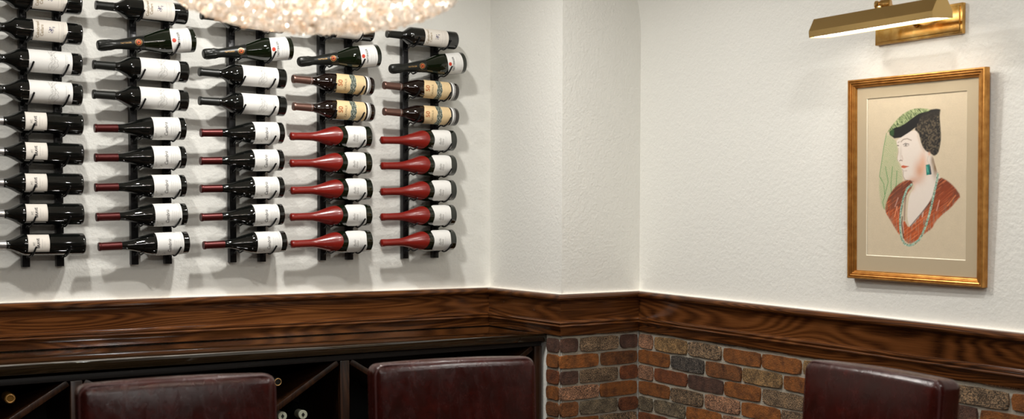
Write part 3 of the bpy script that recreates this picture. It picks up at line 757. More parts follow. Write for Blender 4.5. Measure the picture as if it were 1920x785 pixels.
def make_chair():
    t = empty('dining_chair')
    W, H = 0.452, 1.10
    tilt = Matrix.Translation((0, 0.0, 0.46)) @ Matrix.Rotation(D(-4.5), 4, 'X')
    hb = H - 0.42
    def warp(c):
        x, y, z = c; u = x / (W / 2); w_ = (z) / (hb / 2)
        f = max(0, 1 - abs(u) ** 5) * max(0, 1 - abs(w_) ** 5)
        if y < 0: y -= 0.013 * f
        else: y += 0.004 * f
        z += 0.006 * (1 - u * u) * (1 if z > 0 else 0)
        return (x, y, z)
    # the front face of the cushion passes through local y = 0 at the top
    zc = hb / 2 - 0.035
    M = Matrix.Translation((0, 0.045 - math.sin(D(4.5)) * 0 , 0.42 + hb / 2)) 
    sh = Matrix.Translation((0, 0, 0.42)) @ Matrix.Rotation(D(-4.0), 4, 'X') @ Matrix.Translation((0, 0.042, hb / 2))
    bm = bmesh.new(); rbox(bm, (W, 0.085, hb), 0.024, 5, (10, 2, 14), mtx=sh, warp=warp); link('backrest', bm, M_LEATH, t)
    bm = bmesh.new(); hx, hz, rr = W / 2 - 0.005, hb / 2 - 0.004, 0.03
    for yy in (-0.034,):
        loop = []
        for (cx, cz, a0) in ((hx - rr, hz - rr, 0), (-hx + rr, hz - rr, 90), (-hx + rr, -hz + rr, 180), (hx - rr, -hz + rr, 270)):
            for k in range(7):
                a_ = D(a0 + 15 * k); loop.append(sh @ Vector((cx + rr * math.cos(a_), yy, cz + rr * math.sin(a_) + 0.0015)))
        tube(bm, loop, 0.0030, 8, closed=True)
    link('piping', bm, M_PIPE, t)
    bm = bmesh.new()
    rbox(bm, (W + 0.01, 0.47, 0.11), 0.022, 4, (8, 8, 2), mtx=Matrix.Translation((0, -0.20, 0.44)), warp=lambda c: (c[0], c[1], c[2] + (0.014 * max(0, 1 - (c[0] / .226) ** 4) * max(0, 1 - (c[1] / .235) ** 4) if c[2] > 0 else 0)))
    link('seat', bm, M_LEATH, t)
    for sx in (-1, 1):
        for (yy, rake) in ((-0.40, 0.0), (0.02, 0.05)):
            bm = bmesh.new()
            pts = [(sx * 0.195, yy, 0.40), (sx * 0.195, yy + rake, 0.0)]
            for (x, y, z), hw in zip(pts, (0.022, 0.014)):
                pass
            top = [bm.verts.new((sx * 0.198 + a_ * 0.022, yy + b2 * 0.022, 0.40)) for a_, b2 in ((-1, -1), (1, -1), (1, 1), (-1, 1))]
            bot = [bm.verts.new((sx * 0.198 + a_ * 0.014, yy + rake + b2 * 0.014, 0.0)) for a_, b2 in ((-1, -1), (1, -1), (1, 1), (-1, 1))]
            bm.faces.new(top); bm.faces.new(bot[::-1])
            for k in range(4): bm.faces.new((bot[k], bot[(k + 1) % 4], top[(k + 1) % 4], top[k]))
            bmesh.ops.recalc_face_normals(bm, faces=bm.faces); bmesh.ops.bevel(bm, geom=list(bm.edges), offset=0.002, segments=2, affect='EDGES')
            link('leg', bm, M_LEG, t)
    return t
ch0 = make_chair()
TOPY = math.sin(D(4.0)) * 0.68     # how far the top of the back leans behind the seat joint
def place_chair(o, x, y, deg, label):
    a_ = D(deg); o.rotation_euler = (0, 0, a_)
    o.location = (x + math.sin(a_) * TOPY, y - math.cos(a_) * TOPY, 0)
    tag(o, label, 'chair', 'burgundy leather dining chairs')
chs = [(-1.833, -1.538, -7.5, 'burgundy leather dining chair at left before the wine cabinet, below leftmost racks'),
       (-1.118, -1.589, -10.6, 'burgundy leather dining chair in the middle, before the cabinet end by the brick pillar'),
       (-0.346, -2.280, -95.0, 'burgundy leather dining chair at right before the brick wall, under the portrait')]
for i, c in enumerate(chs): place_chair(ch0 if i == 0 else dup(ch0), *c)

# ------------------------------------------------------------------ framed portrait
cyP, czP, wP, hP, ro, ti, tu = -1.86717, 1.59314, 0.49575, 0.64547, -0.01189, 0.03042, 0.01820
ex0 = Vector((math.sin(tu), -math.cos(tu), 0)); ez0 = Vector((-math.sin(ti), 0, math.cos(ti)))
ex = (ex0 * math.cos(ro) + ez0 * math.sin(ro)).normalized(); ey = (-ex0 * math.sin(ro) + ez0 * math.cos(ro)); ey = (ey - ex * ex.dot(ey)).normalized(); en = ex.cross(ey)
orig = Vector((Q - 0.030 - (hP / 2) * math.sin(ti), cyP, czP))
MP = Matrix.Translation(orig) @ Matrix((ex, ey, en)).transposed().to_4x4()
pic = empty('framed_portrait', mtx=MP)
tag(pic, 'gold framed pastel portrait of a woman in a black hat, hanging on the right wall', 'picture')
M_FRAME = mat('gilt_frame', (0.50, 0.235, 0.055), 0.33, 0.75)
fn = noise(M_FRAME, coords(M_FRAME), 40, 4); L(M_FRAME, ramp(M_FRAME, fn, [(0.3, (0.40, 0.17, 0.035)), (0.7, (0.62, 0.31, 0.08))]), BS(M_FRAME).inputs['Base Color'])
bm = bmesh.new()
fw = 0.0275
prof = [(0, -0.026), (0, -0.004), (0.0015, -0.0008), (0.004, 0.0), (0.0065, -0.0008), (0.0078, -0.0042), (0.009, -0.0022), (0.0112, -0.0010), (0.0136, -0.0022), (0.0146, -0.0058), (0.016, -0.0040), (0.0178, -0.0032), (0.0198, -0.0046), (0.0207, -0.008), (0.0222, -0.0070), (0.024, -0.0078), (0.0265, -0.0115), (fw, -0.0150), (fw, -0.018), (0.024, -0.026)]
rings = []
for (sx, sy) in ((-1, -1), (1, -1), (1, 1), (-1, 1)):
    rings.append([bm.verts.new((sx * (wP / 2 - o), sy * (hP / 2 - o), z)) for o, z in prof])
for k in range(4):
    a_, b2 = rings[k], rings[(k + 1) % 4]
    for i in range(len(prof)): 
        i2 = (i + 1) % len(prof); bm.faces.new((a_[i], b2[i], b2[i2], a_[i2]))
bmesh.ops.recalc_face_normals(bm, faces=bm.faces)
link('frame', bm, M_FRAME, pic, angle=0.5)
M_LINEN = mat('linen_mat', (0.46, 0.375, 0.25), 0.85)
wv = N(M_LINEN, 'ShaderNodeTexWave', wave_type='BANDS', bands_direction='X'); wv.inputs['Scale'].default_value = 170; wv.inputs['Distortion'].default_value = 1.5; L(M_LINEN, coords(M_LINEN), wv.inputs[0])
L(M_LINEN, ramp(M_LINEN, wv.outputs['Fac'], [(0, (0.41, 0.33, 0.215)), (1, (0.50, 0.41, 0.28))]), BS(M_LINEN).inputs['Base Color'])
M_BEVEL = mat('mat_bevel_ivory', (0.86, 0.80, 0.64), 0.6)
s0, s1, t0, t1 = -0.181, 0.178, -0.244, 0.2575
bm = bmesh.new(); ox, oy = wP / 2 - 0.024, hP / 2 - 0.024
zo, zi = -0.0165, -0.0190
O = [(-ox, -oy), (ox, -oy), (ox, oy), (-ox, oy)]; I = [(s0 - .002, t0 - .002), (s1 + .002, t0 - .002), (s1 + .002, t1 + .002), (s0 - .002, t1 + .002)]; J = [(s0, t0), (s1, t0), (s1, t1), (s0, t1)]
for k in range(4):
    k2 = (k + 1) % 4
    quad(bm, [(*O[k], zo), (*O[k2], zo), (*I[k2], zo), (*I[k], zo)], 0); quad(bm, [(*I[k], zo), (*I[k2], zo), (*J[k2], zi), (*J[k], zi)], 1)
link('mat_board', bm, [M_LINEN, M_BEVEL], pic, smooth=False)
bm = bmesh.new(); box(bm, (-ox, -oy, -0.0235), (ox, oy, -0.0205)); link('backing_board', bm, M_CABI, pic, smooth=False)

# the pastel drawing: pigment laid stroke by stroke on a fine grid
HM = np.array([[1.26830068e+02, -2.76758827e+01, 1.71351206e+03], [-8.27819379e+01, -6.11395409e+02, 3.35300729e+02], [-2.26643420e-01, -1.83756962e-02, 1.0]])
HI = np.linalg.inv(HM)
def to_art(pts):            # drawing coordinates of the sheet (metres)
    p = np.c_[np.array(pts, float), np.ones(len(pts))] @ HI.T
    return p[:, :2] / p[:, 2:]
def TA(pts): return to_art([(1640 + x / 4.907, 190 + y / 4.907) for x, y in pts])
def TB(pts): return to_art([(1640 + x / 5.235, 330 + y / 5.235) for x, y in pts])
NX, NY = 300, 420
gx, gy = np.meshgrid(np.linspace(s0 - .001, s1 + .001, NX), np.linspace(t0 - .001, t1 + .001, NY))
P2 = np.stack([gx, gy], -1)
def vnoise(sx, sy, seed, ang=0.0):
    r = np.random.RandomState(seed); T = r.rand(64, 64)
    c, s = math.cos(ang), math.sin(ang)
    u = (gx * c + gy * s) * sx + 100; v_ = (-gx * s + gy * c) * sy + 100
    iu, iv = np.floor(u).astype(int), np.floor(v_).astype(int); fu, fv = u - iu, v_ - iv; fu = fu * fu * (3 - 2 * fu); fv = fv * fv * (3 - 2 * fv)
    a = T[iv % 64, iu % 64]; b = T[iv % 64, (iu + 1) % 64]; c_ = T[(iv + 1) % 64, iu % 64]; d = T[(iv + 1) % 64, (iu + 1) % 64]
    return (a * (1 - fu) + b * fu) * (1 - fv) + (c_ * (1 - fu) + d * fu) * fv
def seg_d(poly, closed):
    n_ = len(poly); dm = np.full(gx.shape, 9.0)
    for i in range(n_ if closed else n_ - 1):
        a, b = poly[i], poly[(i + 1) % n_]; ab = b - a; l2 = max(ab @ ab, 1e-12)
        t = np.clip(((P2 - a) @ ab) / l2, 0, 1); dm = np.minimum(dm, np.hypot(gx - a[0] - t * ab[0], gy - a[1] - t * ab[1]))
    return dm
def inside(poly):
    r = np.zeros(gx.shape, bool)
    for i in range(len(poly)):
        (x0, y0), (x1, y1) = poly[i], poly[i - 1]
        c = ((y0 > gy) != (y1 > gy)); r ^= c & (gx < (x1 - x0) * (gy - y0) / ((y1 - y0) or 1e-9) + x0)
    return r
def smoothp(poly, it=2):
    for _ in range(it):
        q = []
        for i in range(len(poly)):
            a, b = poly[i], poly[(i + 1) % len(poly)]; q += [a * .75 + b * .25, a * .25 + b * .75]
        poly = np.array(q)
    return poly
def maskp(poly, soft, grow=0.0, sm=1):
    poly = smoothp(poly, sm) if sm else poly
    d = seg_d(poly, True); d = np.where(inside(poly), -d, d)
    return np.clip(0.5 - (d - grow) / (2 * soft), 0, 1)
def linem(poly, wd, soft=0.0008): return np.clip(1 - (seg_d(poly, False) - wd / 2) / soft, 0, 1)
def blob(c, rx, ry, pw=2):
    return np.exp(-(((gx - c[0]) / rx) ** 2 + ((gy - c[1]) / ry) ** 2))
paper_c = np.array(s2l((203, 187, 160)))
IMG = np.ones((NY, NX, 3)) * paper_c * (0.94 + 0.10 * vnoise(700, 700, 1) + 0.05 * vnoise(60, 60, 2) - 0.035)[..., None]
def lay(mask, rgb, op=1.0):
    global IMG
    c = np.array(s2l(rgb)) if isinstance(rgb, tuple) else rgb
    m_ = np.clip(mask * op, 0, 1)[..., None]; IMG = IMG * (1 - m_) + c * m_
st1 = vnoise(900, 110, 3, D(0)); grain = vnoise(800, 800, 5); curl = vnoise(260, 260, 6); stv = vnoise(520, 45, 7); std = vnoise(480, 40, 8, D(-55))
# veil
veil = TA([(95, 292), (165, 345), (190, 380), (202, 450), (190, 520), (212, 575), (238, 650), (245, 725), (215, 790), (150, 880), (110, 1000), (55, 985), (40, 900), (25, 800), (32, 690), (50, 560), (75, 400)])
vm = maskp(veil, 0.004)
lay(vm, (166, 178, 130), 0.42)
g1 = np.abs(np.sin((gx * 0.8 + gy) * 520 + vnoise(60, 60, 9) * 6)); g2 = np.abs(np.sin((gx * 1.1 - gy) * 480 + vnoise(50, 50, 10) * 6))
lay(vm * np.clip(1.0 - g1 * 3.2, 0, 1), (92, 142, 84), 0.95); lay(vm * np.clip(1.0 - g2 * 3.2, 0, 1), (100, 148, 90), 0.85)
for pts in ([(95, 292), (70, 420), (48, 570), (30, 690), (70, 760), (80, 870), (60, 930), (75, 990)], [(150, 600), (135, 760), (140, 870), (105, 1000)], [(190, 640), (185, 760), (150, 900)], [(85, 600), (110, 740), (80, 860)]):
    lay(linem(TA(pts), 0.0008, 0.0012), (74, 140, 80), 1.0)
# skin
skin = TA([(186, 352), (345, 255), (392, 300), (412, 400), (450, 455), (480, 462), (498, 500), (524, 505), (545, 600), (582, 692), (600, 740), (560, 810), (520, 905), (470, 985), (400, 1060), (340, 1140), (310, 1160), (285, 1080), (290, 960), (310, 850), (360, 790), (330, 735), (300, 728), (262, 720), (247, 690), (246, 655), (240, 628), (234, 606), (232, 590), (214, 560), (196, 545), (193, 524), (204, 470), (200, 425), (190, 395)])
sm_ = maskp(skin, 0.0011, sm=1)
lay(sm_, (222, 211, 200))
lay(sm_ * (0.3 + 0.7 * grain), (206, 190, 178), 0.35)
def pa(x, y): return TA([(x, y)])[0]
lay(sm_ * blob(pa(400, 640), .020, .030), (196, 132, 92), 0.75); lay(sm_ * blob(pa(345, 730), .022, .012), (190, 132, 100), 0.6); lay(sm_ * blob(pa(430, 560), .012, .030), (214, 150, 108), 0.55)
lay(sm_ * blob(pa(545, 600), .010, .032), (118, 88, 48), 0.95); lay(sm_ * blob(pa(520, 540), .008, .020), (120, 92, 56), 0.7)
lay(sm_ * blob(pa(330, 780), .010, .014), (208, 130, 92), 0.6); lay(sm_ * blob(pa(225, 480), .004, .022), (186, 172, 160), 0.5)
lay(sm_ * maskp(TA([(392, 300), (412, 400), (450, 455), (440, 470), (400, 400), (372, 300)]), 0.004), (190, 165, 140), 0.5)
# features
lay(linem(TA([(228, 372), (250, 350), (285, 343), (322, 358)]), 0.0016, 0.0020), (140, 122, 106), 0.75)
lay(linem(TA([(248, 398), (268, 386), (300, 394)]), 0.0010, 0.0012), (70, 58, 50), 0.9); lay(blob(pa(272, 402), .0035, .0030), (58, 50, 44), 1.0)
lay(linem(TA([(252, 410), (275, 415), (300, 404)]), 0.0008, 0.0014), (120, 100, 88), 0.6); lay(linem(TA([(195, 405), (206, 408)]), 0.0016, 0.0014), (70, 60, 52), 0.9)
lay(linem(TA([(200, 380), (212, 372)]), 0.0012, 0.0014), (130, 112, 96), 0.7)
lay(linem(TA([(204, 430), (205, 470), (193, 525), (200, 545)]), 0.0006, 0.0012), (150, 128, 110), 0.6)
lay(linem(TA([(214, 548), (226, 540), (238, 546)]), 0.0012, 0.0012), (96, 66, 52), 0.9)
lay(linem(TA([(236, 500), (244, 530), (240, 548)]), 0.0006, 0.0018), (180, 150, 130), 0.6)
lay(maskp(TA([(226, 600), (246, 586), (264, 592), (304, 598), (276, 608), (262, 616), (240, 614)]), 0.0008), (200, 104, 70)); lay(linem(TA([(232, 602), (262, 601), (300, 599)]), 0.0007, 0.0008), (140, 52, 36), 0.9)
lay(linem(TA([(242, 628), (250, 640), (248, 690), (266, 722), (300, 730), (345, 738)]), 0.0008, 0.0018), (132, 118, 106), 0.6)
lay(linem(TA([(262, 640), (280, 638)]), 0.001, 0.0024), (180, 160, 146), 0.6)
# dress
dl = TB([(352, 40), (285, 42), (205, 88), (140, 165), (100, 255), (84, 340), (130, 420), (165, 480), (205, 545), (240, 590), (240, 480), (255, 300), (300, 180), (360, 100)])
dr = TB([(622, 8), (700, 45), (772, 110), (832, 198), (795, 235), (740, 305), (640, 385), (580, 450), (545, 520), (480, 560), (430, 605), (380, 645), (330, 670), (285, 640), (262, 590), (250, 480), (276, 430), (312, 505), (338, 497), (430, 395), (530, 250), (592, 90)])
dres = np.maximum(maskp(dl, 0.0022), maskp(dr, 0.0022))
ta, tb = TB([(400, 20)])[0][1], TB([(400, 660)])[0][1]
tt = np.clip((gy - tb) / (ta - tb), 0, 1)
fringe = np.clip(dres * (0.35 + 1.5 * stv), 0, 1)
low = np.clip(1.6 - 1.8 * tt, 0, 1)
dm_ = dres * (1 - low) + fringe * low
cdark, cor = np.array(s2l((112, 50, 24))), np.array(s2l((190, 88, 38)))
cc = cdark + (cor - cdark) * np.clip(low * 0.75 + (std - 0.5) * 0.9, 0, 1)[..., None]
lay(dm_, cc)
lay(dres * np.clip((std - 0.62) * 4, 0, 1), (222, 132, 88), 0.45); lay(dres * np.clip((0.34 - stv) * 4, 0, 1), (74, 34, 22), 0.55)
lay(dres * maskp(TB([(200, 90), (340, 50), (280, 140), (250, 260), (180, 330), (130, 300), (140, 180)]), .006), (104, 58, 42), 0.55)
lay(dres * maskp(TB([(560, 260), (620, 120), (700, 60), (790, 180), (700, 240), (640, 320), (560, 400)]), .008), (140, 58, 22), 0.6)
for pts, c_ in (([(215, 215), (185, 300)], (196, 150, 134)), ([(240, 480), (200, 300)], (206, 120, 88)), ([(255, 430), (270, 560)], (214, 160, 142)), ([(620, 240), (592, 340)], (214, 158, 138)), ([(462, 355), (452, 400)], (222, 190, 170)), ([(700, 290), (780, 190)], (214, 128, 78)), ([(180, 400), (205, 300)], (226, 150, 110))):
    lay(linem(TB(pts), 0.0016, 0.0018), c_, 0.75)
lay(linem(TB([(335, 495), (380, 440), (440, 370), (530, 255)]), 0.0012, 0.0025), (64, 40, 26), 0.8); lay(linem(TB([(258, 400), (250, 470), (262, 560), (270, 610)]), 0.0022, 0.0015), (40, 28, 26), 0.85)
lay(linem(TB([(290, 210), (280, 300), (276, 430)]), 0.003, 0.003), (110, 66, 58), 0.6)
# necklace
nk = smoothp(TB([(345, 85), (305, 122), (268, 215), (245, 320), (235, 420), (236, 520), (248, 615), (280, 668), (322, 684), (370, 668), (420, 628), (458, 560), (490, 480), (520, 380), (545, 280), (572, 150), (600, 30), (604, -20)]), 0)
nm = linem(nk, 0.0062, 0.0012); lay(nm, (146, 178, 158)); bead = vnoise(420, 420, 21)
lay(nm * np.clip((bead - 0.62) * 6, 0, 1), (66, 92, 84), 0.85); lay(nm * np.clip((0.32 - bead) * 6, 0, 1), (204, 216, 196), 0.8)
lay(nm * np.clip((vnoise(300, 300, 23) - 0.72) * 8, 0, 1), (150, 120, 70), 0.8)
# hat and hair
hair = TA([(345, 255), (400, 110), (470, 80), (592, 66), (582, 120), (590, 230), (597, 330), (588, 410), (568, 482), (530, 505), (505, 480), (470, 465), (445, 445), (418, 400), (402, 330), (388, 288)])
hm = maskp(hair, 0.0016)
lay(hm, (52, 46, 38)); lay(hm * np.clip((curl - 0.5) * 5, 0, 1), (96, 84, 66), 0.75); lay(hm * np.clip((0.42 - curl) * 5, 0, 1), (22, 20, 18), 0.85)
hat = TA([(103, 292), (165, 238), (240, 222), (350, 138), (420, 92), (592, 64), (578, 100), (470, 108), (400, 150), (380, 210), (345, 258), (188, 358)])
lay(maskp(hat, 0.0012), (22, 20, 18)); lay(maskp(TA([(400, 110), (592, 66), (580, 130), (480, 170), (410, 190)]), .004), (40, 35, 30), 0.8)
gb = TA([(95, 290), (150, 215), (220, 135), (300, 82), (380, 62), (470, 68), (505, 84), (400, 108), (350, 140), (240, 225), (165, 242), (130, 275)])
gm = maskp(gb, 0.0014); lay(gm, (122, 142, 92), 0.9)
lay(gm * np.clip((vnoise(500, 160, 31, D(40)) - 0.5) * 5, 0, 1), (52, 70, 40), 0.9); lay(gm * np.clip((vnoise(600, 120, 32, D(40)) - 0.62) * 6, 0, 1), (196, 200, 150), 0.7)
lay(maskp(TA([(130, 272), (165, 242), (160, 330), (120, 305)]), 0.003), (58, 96, 52), 0.6)
# ear and earring
lay(blob(pa(487, 484), .0042, .0060), (214, 168, 142), 0.9)
lay(linem(TA([(478, 505), (470, 540), (484, 580)]), 0.0010, 0.0012), (190, 186, 172), 0.9)
lay(maskp(TA([(456, 585), (490, 578), (506, 672), (462, 680)]), 0.0010, sm=0), (28, 120, 106)); lay(maskp(TA([(490, 578), (500, 600), (510, 670), (492, 675)]), 0.0012, sm=0), (34, 38, 62), 0.9)
lay(linem(TA([(466, 600), (476, 650)]), 0.0015, 0.0016), (110, 190, 170), 0.7)
bm = bmesh.new(); me = bpy.data.meshes.new('drawing')
verts = np.stack([gx.ravel(), gy.ravel(), np.full(gx.size, -0.0200)], 1)
idx = np.arange(NX * NY).reshape(NY, NX); faces = np.stack([idx[:-1, :-1], idx[:-1, 1:], idx[1:, 1:], idx[1:, :-1]], -1).reshape(-1, 4)
bm.free()
me.from_pydata(verts.tolist(), [], faces.tolist())
ca = me.color_attributes.new('pigment', 'FLOAT_COLOR', 'POINT')
ca.data.foreach_set('color', np.c_[IMG.reshape(-1, 3), np.ones(NX * NY)].astype(np.float32).ravel())
M_DRAW = mat('pastel_on_paper', (0.5, 0.4, 0.3), 0.85); vc = N(M_DRAW, 'ShaderNodeVertexColor', layer_name='pigment'); L(M_DRAW, vc.outputs[0], BS(M_DRAW).inputs['Base Color'])
me.materials.append(M_DRAW); dr_ = bpy.data.objects.new('drawing', me); COL.objects.link(dr_); dr_.parent = pic

# ------------------------------------------------------------------ brass picture light
M_BRASS = mat('brushed_brass', (0.62, 0.42, 0.17), 0.20, 1.0)
bn = noise(M_BRASS, coords(M_BRASS, (1, 1, 60)), 12, 3); bump(M_BRASS, bn, 0.05, 0.0006)
M_BRASSP = mat('aged_brass_plate', (0.62, 0.36, 0.09), 0.24, 1.0)
bn = noise(M_BRASSP, coords(M_BRASSP), 25, 5, 0.65, 0.4); L(M_BRASSP, ramp(M_BRASSP, bn, [(0.35, (0.50, 0.25, 0.045)), (0.65, (0.70, 0.45, 0.16))]), BS(M_BRASSP).inputs['Base Color'])
M_DIFF = mat('lamp_diffuser', (1, 1, 1), 0.5, Emission_Color=(1, 0.93, 0.82, 1), Emission_Strength=11.0)
pl = empty('picture_light', (Q, -1.862, 2.07)); tag(pl, 'brass picture light on a square backplate above the framed portrait', 'lamp')
# local frame: x toward the room is -x world
bm = bmesh.new(); box(bm, (-0.016, -0.160, -0.046), (-0.001, 0.160, 0.046), bev=0.0015); box(bm, (-0.0205, -0.152, -0.038), (-0.016, 0.152, 0.038), bev=0.0015)
link('backplate', bm, M_BRASSP, pl)
# hood: half-hexagon section
XC = -0.205
sec = [(-0.046, -0.028), (-0.046, -0.008), (-0.020, 0.030), (0.020, 0.030), (0.046, -0.008), (0.046, -0.028)]
def hood(bm, y0, y1, th):
    inn = [(-0.044, -0.028), (-0.044, -0.0086), (-0.0190, 0.028), (0.0190, 0.028), (0.044, -0.0086), (0.044, -0.028)]
    ring = sec + inn[::-1]
    A_ = [bm.verts.new((XC + x, y0, z)) for x, z in ring]; B_ = [bm.verts.new((XC + x, y1, z)) for x, z in ring]
    for k in range(len(ring)):
        k2 = (k + 1) % len(ring); bm.faces.new((A_[k], A_[k2], B_[k2], B_[k]))
    for yy in (y0, y1):
        sg = 1 if yy == max(y0, y1) else -1
        a = [bm.verts.new((XC + x, yy, z)) for x, z in sec]; b = [bm.verts.new((XC + x, yy + sg * 0.002, z)) for x, z in sec]
        bm.faces.new(a); bm.faces.new(b)
        for k in range(6): bm.faces.new((a[k], a[(k + 1) % 6], b[(k + 1) % 6], b[k]))
bm = bmesh.new(); hood(bm, -0.226, 0.226, 0.002); bmesh.ops.recalc_face_normals(bm, faces=bm.faces); TL = Matrix.Translation((XC, 0, 0)) @ Matrix.Rotation(D(-5), 4, 'Y') @ Matrix.Translation((-XC, 0, 0)); bmesh.ops.transform(bm, matrix=TL, verts=bm.verts); hd = link('shade', bm, M_BRASS, pl, angle=0.3)
bm = bmesh.new(); box(bm, (XC - 0.043, -0.223, -0.0262), (XC + 0.043, 0.223, -0.0235)); bmesh.ops.transform(bm, matrix=TL, verts=bm.verts); link('diffuser', bm, M_DIFF, pl, smooth=False)
bm = bmesh.new()
tube(bm, [(-0.018, 0, 0.0), (-0.055, 0, 0.003), (-0.085, 0, 0.014), (-0.115, 0, 0.034), (-0.15, 0, 0.050), (-0.175, 0, 0.052)], 0.0055, 12)
bmesh.ops.create_uvsphere(bm, u_segments=16, v_segments=8, radius=0.010, matrix=Matrix.Translation((-0.022, 0, 0)))
link('arm', bm, M_BRASSP, pl)
bm = bmesh.new()
for (y0, y1, r_) in ((-0.026, 0.006, 0.0135), (0.008, 0.011, 0.010), (0.012, 0.022, 0.0125)):
    tube(bm, [(-0.182, y0, 0.046), (-0.182, y0 + 0.002, 0.046), (-0.182, y1 - 0.002, 0.046), (-0.182, y1, 0.046)], [r_ * 0.85, r_, r_, r_ * 0.85], 20)
bmesh.ops.transform(bm, matrix=Matrix.Translation((-0.182, 0, 0.046)) @ Matrix.Rotation(D(20), 4, 'Z') @ Matrix.Translation((0.182, 0, -0.046)), verts=bm.verts)
link('swivel_joint', bm, M_BRASSP, pl, angle=0.5)
bm = bmesh.new(); box(bm, (-0.199, -0.008, 0.0295), (-0.170, 0.008, 0.040), bev=0.001); link('clamp', bm, M_BRASS, pl)

# ------------------------------------------------------------------ ceiling downlights
M_CAN = mat('white_trim_ring', (0.8, 0.79, 0.76), 0.4); M_CANI = mat('downlight_lens', (1, 1, 1), 0.5, Emission_Color=(1, .93, .83, 1), Emission_Strength=4.0)

# ------------------------------------------------------------------ crystal chandelier
M_CRY = bpy.data.materials.new('crystal'); M_CRY.use_nodes = True
nt = M_CRY.node_tree; nt.nodes.clear(); out = nt.nodes.new('ShaderNodeOutputMaterial')
oi = nt.nodes.new('ShaderNodeNewGeometry'); cr_ = nt.nodes.new('ShaderNodeValToRGB')
e_ = cr_.color_ramp.elements; e_[0].position = 0.0; e_[0].color = (0.97, 0.84, 0.72, 1); e_[1].position = 1.0; e_[1].color = (0.95, 0.93, 0.90, 1)
x_ = e_.new(0.35); x_.color = (0.96, 0.91, 0.85, 1)
nt.links.new(oi.outputs['Random Per Island'], cr_.inputs[0])
tr_ = nt.nodes.new('ShaderNodeBsdfTranslucent'); di_ = nt.nodes.new('ShaderNodeBsdfDiffuse'); gl_ = nt.nodes.new('ShaderNodeBsdfGlossy'); gl_.inputs['Roughness'].default_value = 0.04
tp_ = nt.nodes.new('ShaderNodeBsdfTransparent')
nt.links.new(cr_.outputs[0], tr_.inputs[0]); nt.links.new(cr_.outputs[0], di_.inputs[0]); nt.links.new(cr_.outputs[0], tp_.inputs[0])
def mixs(a, b, f):
    m_ = nt.nodes.new('ShaderNodeMixShader'); m_.inputs[0].default_value = f; nt.links.new(a.outputs[0], m_.inputs[1]); nt.links.new(b.outputs[0], m_.inputs[2]); return m_
s_ = mixs(mixs(mixs(tr_, di_, 0.30), gl_, 0.50), tp_, 0.30); nt.links.new(s_.outputs[0], out.inputs[0])
M_BULB = mat('bulb_glow', (1, 1, 1), 0.5, Emission_Color=(1, 0.91, 0.80, 1), Emission_Strength=95.0)
M_CHROME = mat('polished_chrome', (0.8, 0.8, 0.8), 0.12, 1.0)
CX, CY, CZ = -1.765, -2.14, 1.842     # lowest point of the bowl
RC = 0.264
chd = empty('chandelier', (CX, CY, ZC)); tag(chd, 'round crystal bead chandelier hanging in front of the wine racks', 'chandelier')
LZ = CZ - ZC
bm = bmesh.new(); lathe(bm, [(-0.03, 0.0), (-0.03, 0.05), (-0.02, 0.062), (0.0, 0.065)], 32); link('canopy', bm, M_CHROME, chd)
bm = bmesh.new(); tube(bm, [(0, 0, -0.028), (0, 0, LZ + 0.10)], 0.008, 12)
for k in range(6):
    a_ = 2 * PI * k / 6; tube(bm, [(0, 0, LZ + 0.34), (math.cos(a_) * (RC - 0.01), math.sin(a_) * (RC - 0.01), LZ + 0.30)], 0.004, 8)
link('stem', bm, M_CHROME, chd)
for zz, rr in ((0.30, RC - 0.008), (0.07, RC - 0.012)):
    bm = bmesh.new(); tube(bm, [(rr * math.cos(2 * PI * k / 48), rr * math.sin(2 * PI * k / 48), LZ + zz) for k in range(48)], 0.005, 8, closed=True); link('ring', bm, M_CHROME, chd)
for k in range(6):
    a_ = 2 * PI * (k + 0.5) / 6; bm = bmesh.new(); bmesh.ops.create_uvsphere(bm, u_segments=12, v_segments=8, radius=0.016, matrix=Matrix.Translation((0.13 * math.cos(a_), 0.13 * math.sin(a_), LZ + 0.13)))
    tube(bm, [(0.13 * math.cos(a_), 0.13 * math.sin(a_), LZ + 0.145), (0.13 * math.cos(a_), 0.13 * math.sin(a_), LZ + 0.19), (0, 0, LZ + 0.20)], 0.004, 8, mi=1)
    link('bulb', bm, [M_BULB, M_CHROME], chd)
rb_ = random.Random(5)
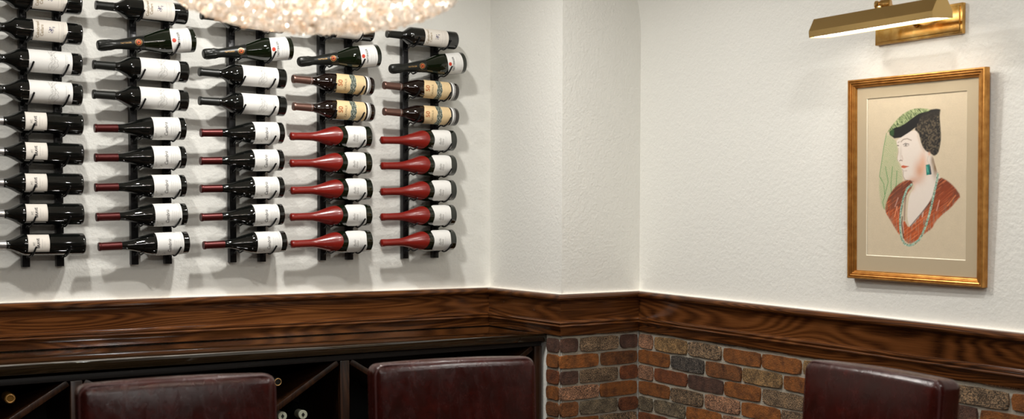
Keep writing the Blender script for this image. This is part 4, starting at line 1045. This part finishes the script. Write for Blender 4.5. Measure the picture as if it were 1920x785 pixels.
for k in range(22):  # extra bulbs added near the shell to make the crystals sparkle
    a_ = 2 * PI * k / 22; r_ = rb_.choice((0.17, 0.21, 0.235)); z_ = LZ + rb_.uniform(0.075, 0.16)
    bm = bmesh.new(); bmesh.ops.create_uvsphere(bm, u_segments=10, v_segments=6, radius=0.0065, matrix=Matrix.Translation((r_ * math.cos(a_), r_ * math.sin(a_), z_)))
    tube(bm, [(r_ * math.cos(a_), r_ * math.sin(a_), z_ + 0.006), (r_ * math.cos(a_), r_ * math.sin(a_), LZ + 0.22), (0, 0, LZ + 0.23)], 0.0012, 6, mi=1)
    link('added_sparkle_bulb', bm, [M_BULB, M_CHROME], chd)
def crystal(bm, c, r, rot):
    vs_ = [Vector(p) * r for p in ((1, 0, 0), (0.5, 0.87, 0), (-0.5, 0.87, 0), (-1, 0, 0), (-0.5, -0.87, 0), (0.5, -0.87, 0), (0, 0, 1.15), (0, 0, -1.15))]
    vv = [bm.verts.new(rot @ p + Vector(c)) for p in vs_]
    for k in range(6):
        bm.faces.new((vv[k], vv[(k + 1) % 6], vv[6])); bm.faces.new((vv[(k + 1) % 6], vv[k], vv[7]))
from mathutils import Euler
rr_ = random.Random(21)
pos = []
# wall of the drum, in hanging rows
for j in range(19):
    z = LZ + 0.052 + j * 0.0135; n_ = 104
    for k in range(n_): pos.append((RC, 2 * PI * (k + 0.5 * (j % 2)) / n_, z))
# shallow bowl underneath
for j in range(20):
    t = (j + 0.5) / 20; r_ = RC * t; z = LZ + 0.050 * t ** 3.2; n_ = max(6, int(2 * PI * r_ / 0.0155))
    for k in range(n_): pos.append((r_, 2 * PI * (k + 0.5 * (j % 2)) / n_, z))
camd = Vector((-2.6845 - CX, -4.1907 - CY)).normalized()
def front(p): return -(p[0] * (math.cos(p[1]) * camd.x + math.sin(p[1]) * camd.y)) + abs(p[2] - (LZ + 0.05)) * 1.2
pos.sort(key=front)
bms = bmesh.new()
for i, (r_, a_, z) in enumerate(pos):
    c = (r_ * math.cos(a_) + rr_.uniform(-.002, .002), r_ * math.sin(a_) + rr_.uniform(-.002, .002), z + rr_.uniform(-.0035, .0025))
    rot = Euler((rr_.uniform(0, 6), rr_.uniform(0, 6), rr_.uniform(0, 6))).to_matrix(); rad = rr_.uniform(0.0062, 0.0088)
    if i < 100:
        bm = bmesh.new(); crystal(bm, c, rad, rot); link('crystal_bead', bm, M_CRY, chd, smooth=False)
    else: crystal(bms, c, rad, rot)
tag(link('crystal_beads', bms, M_CRY, chd, smooth=False), kind='stuff')
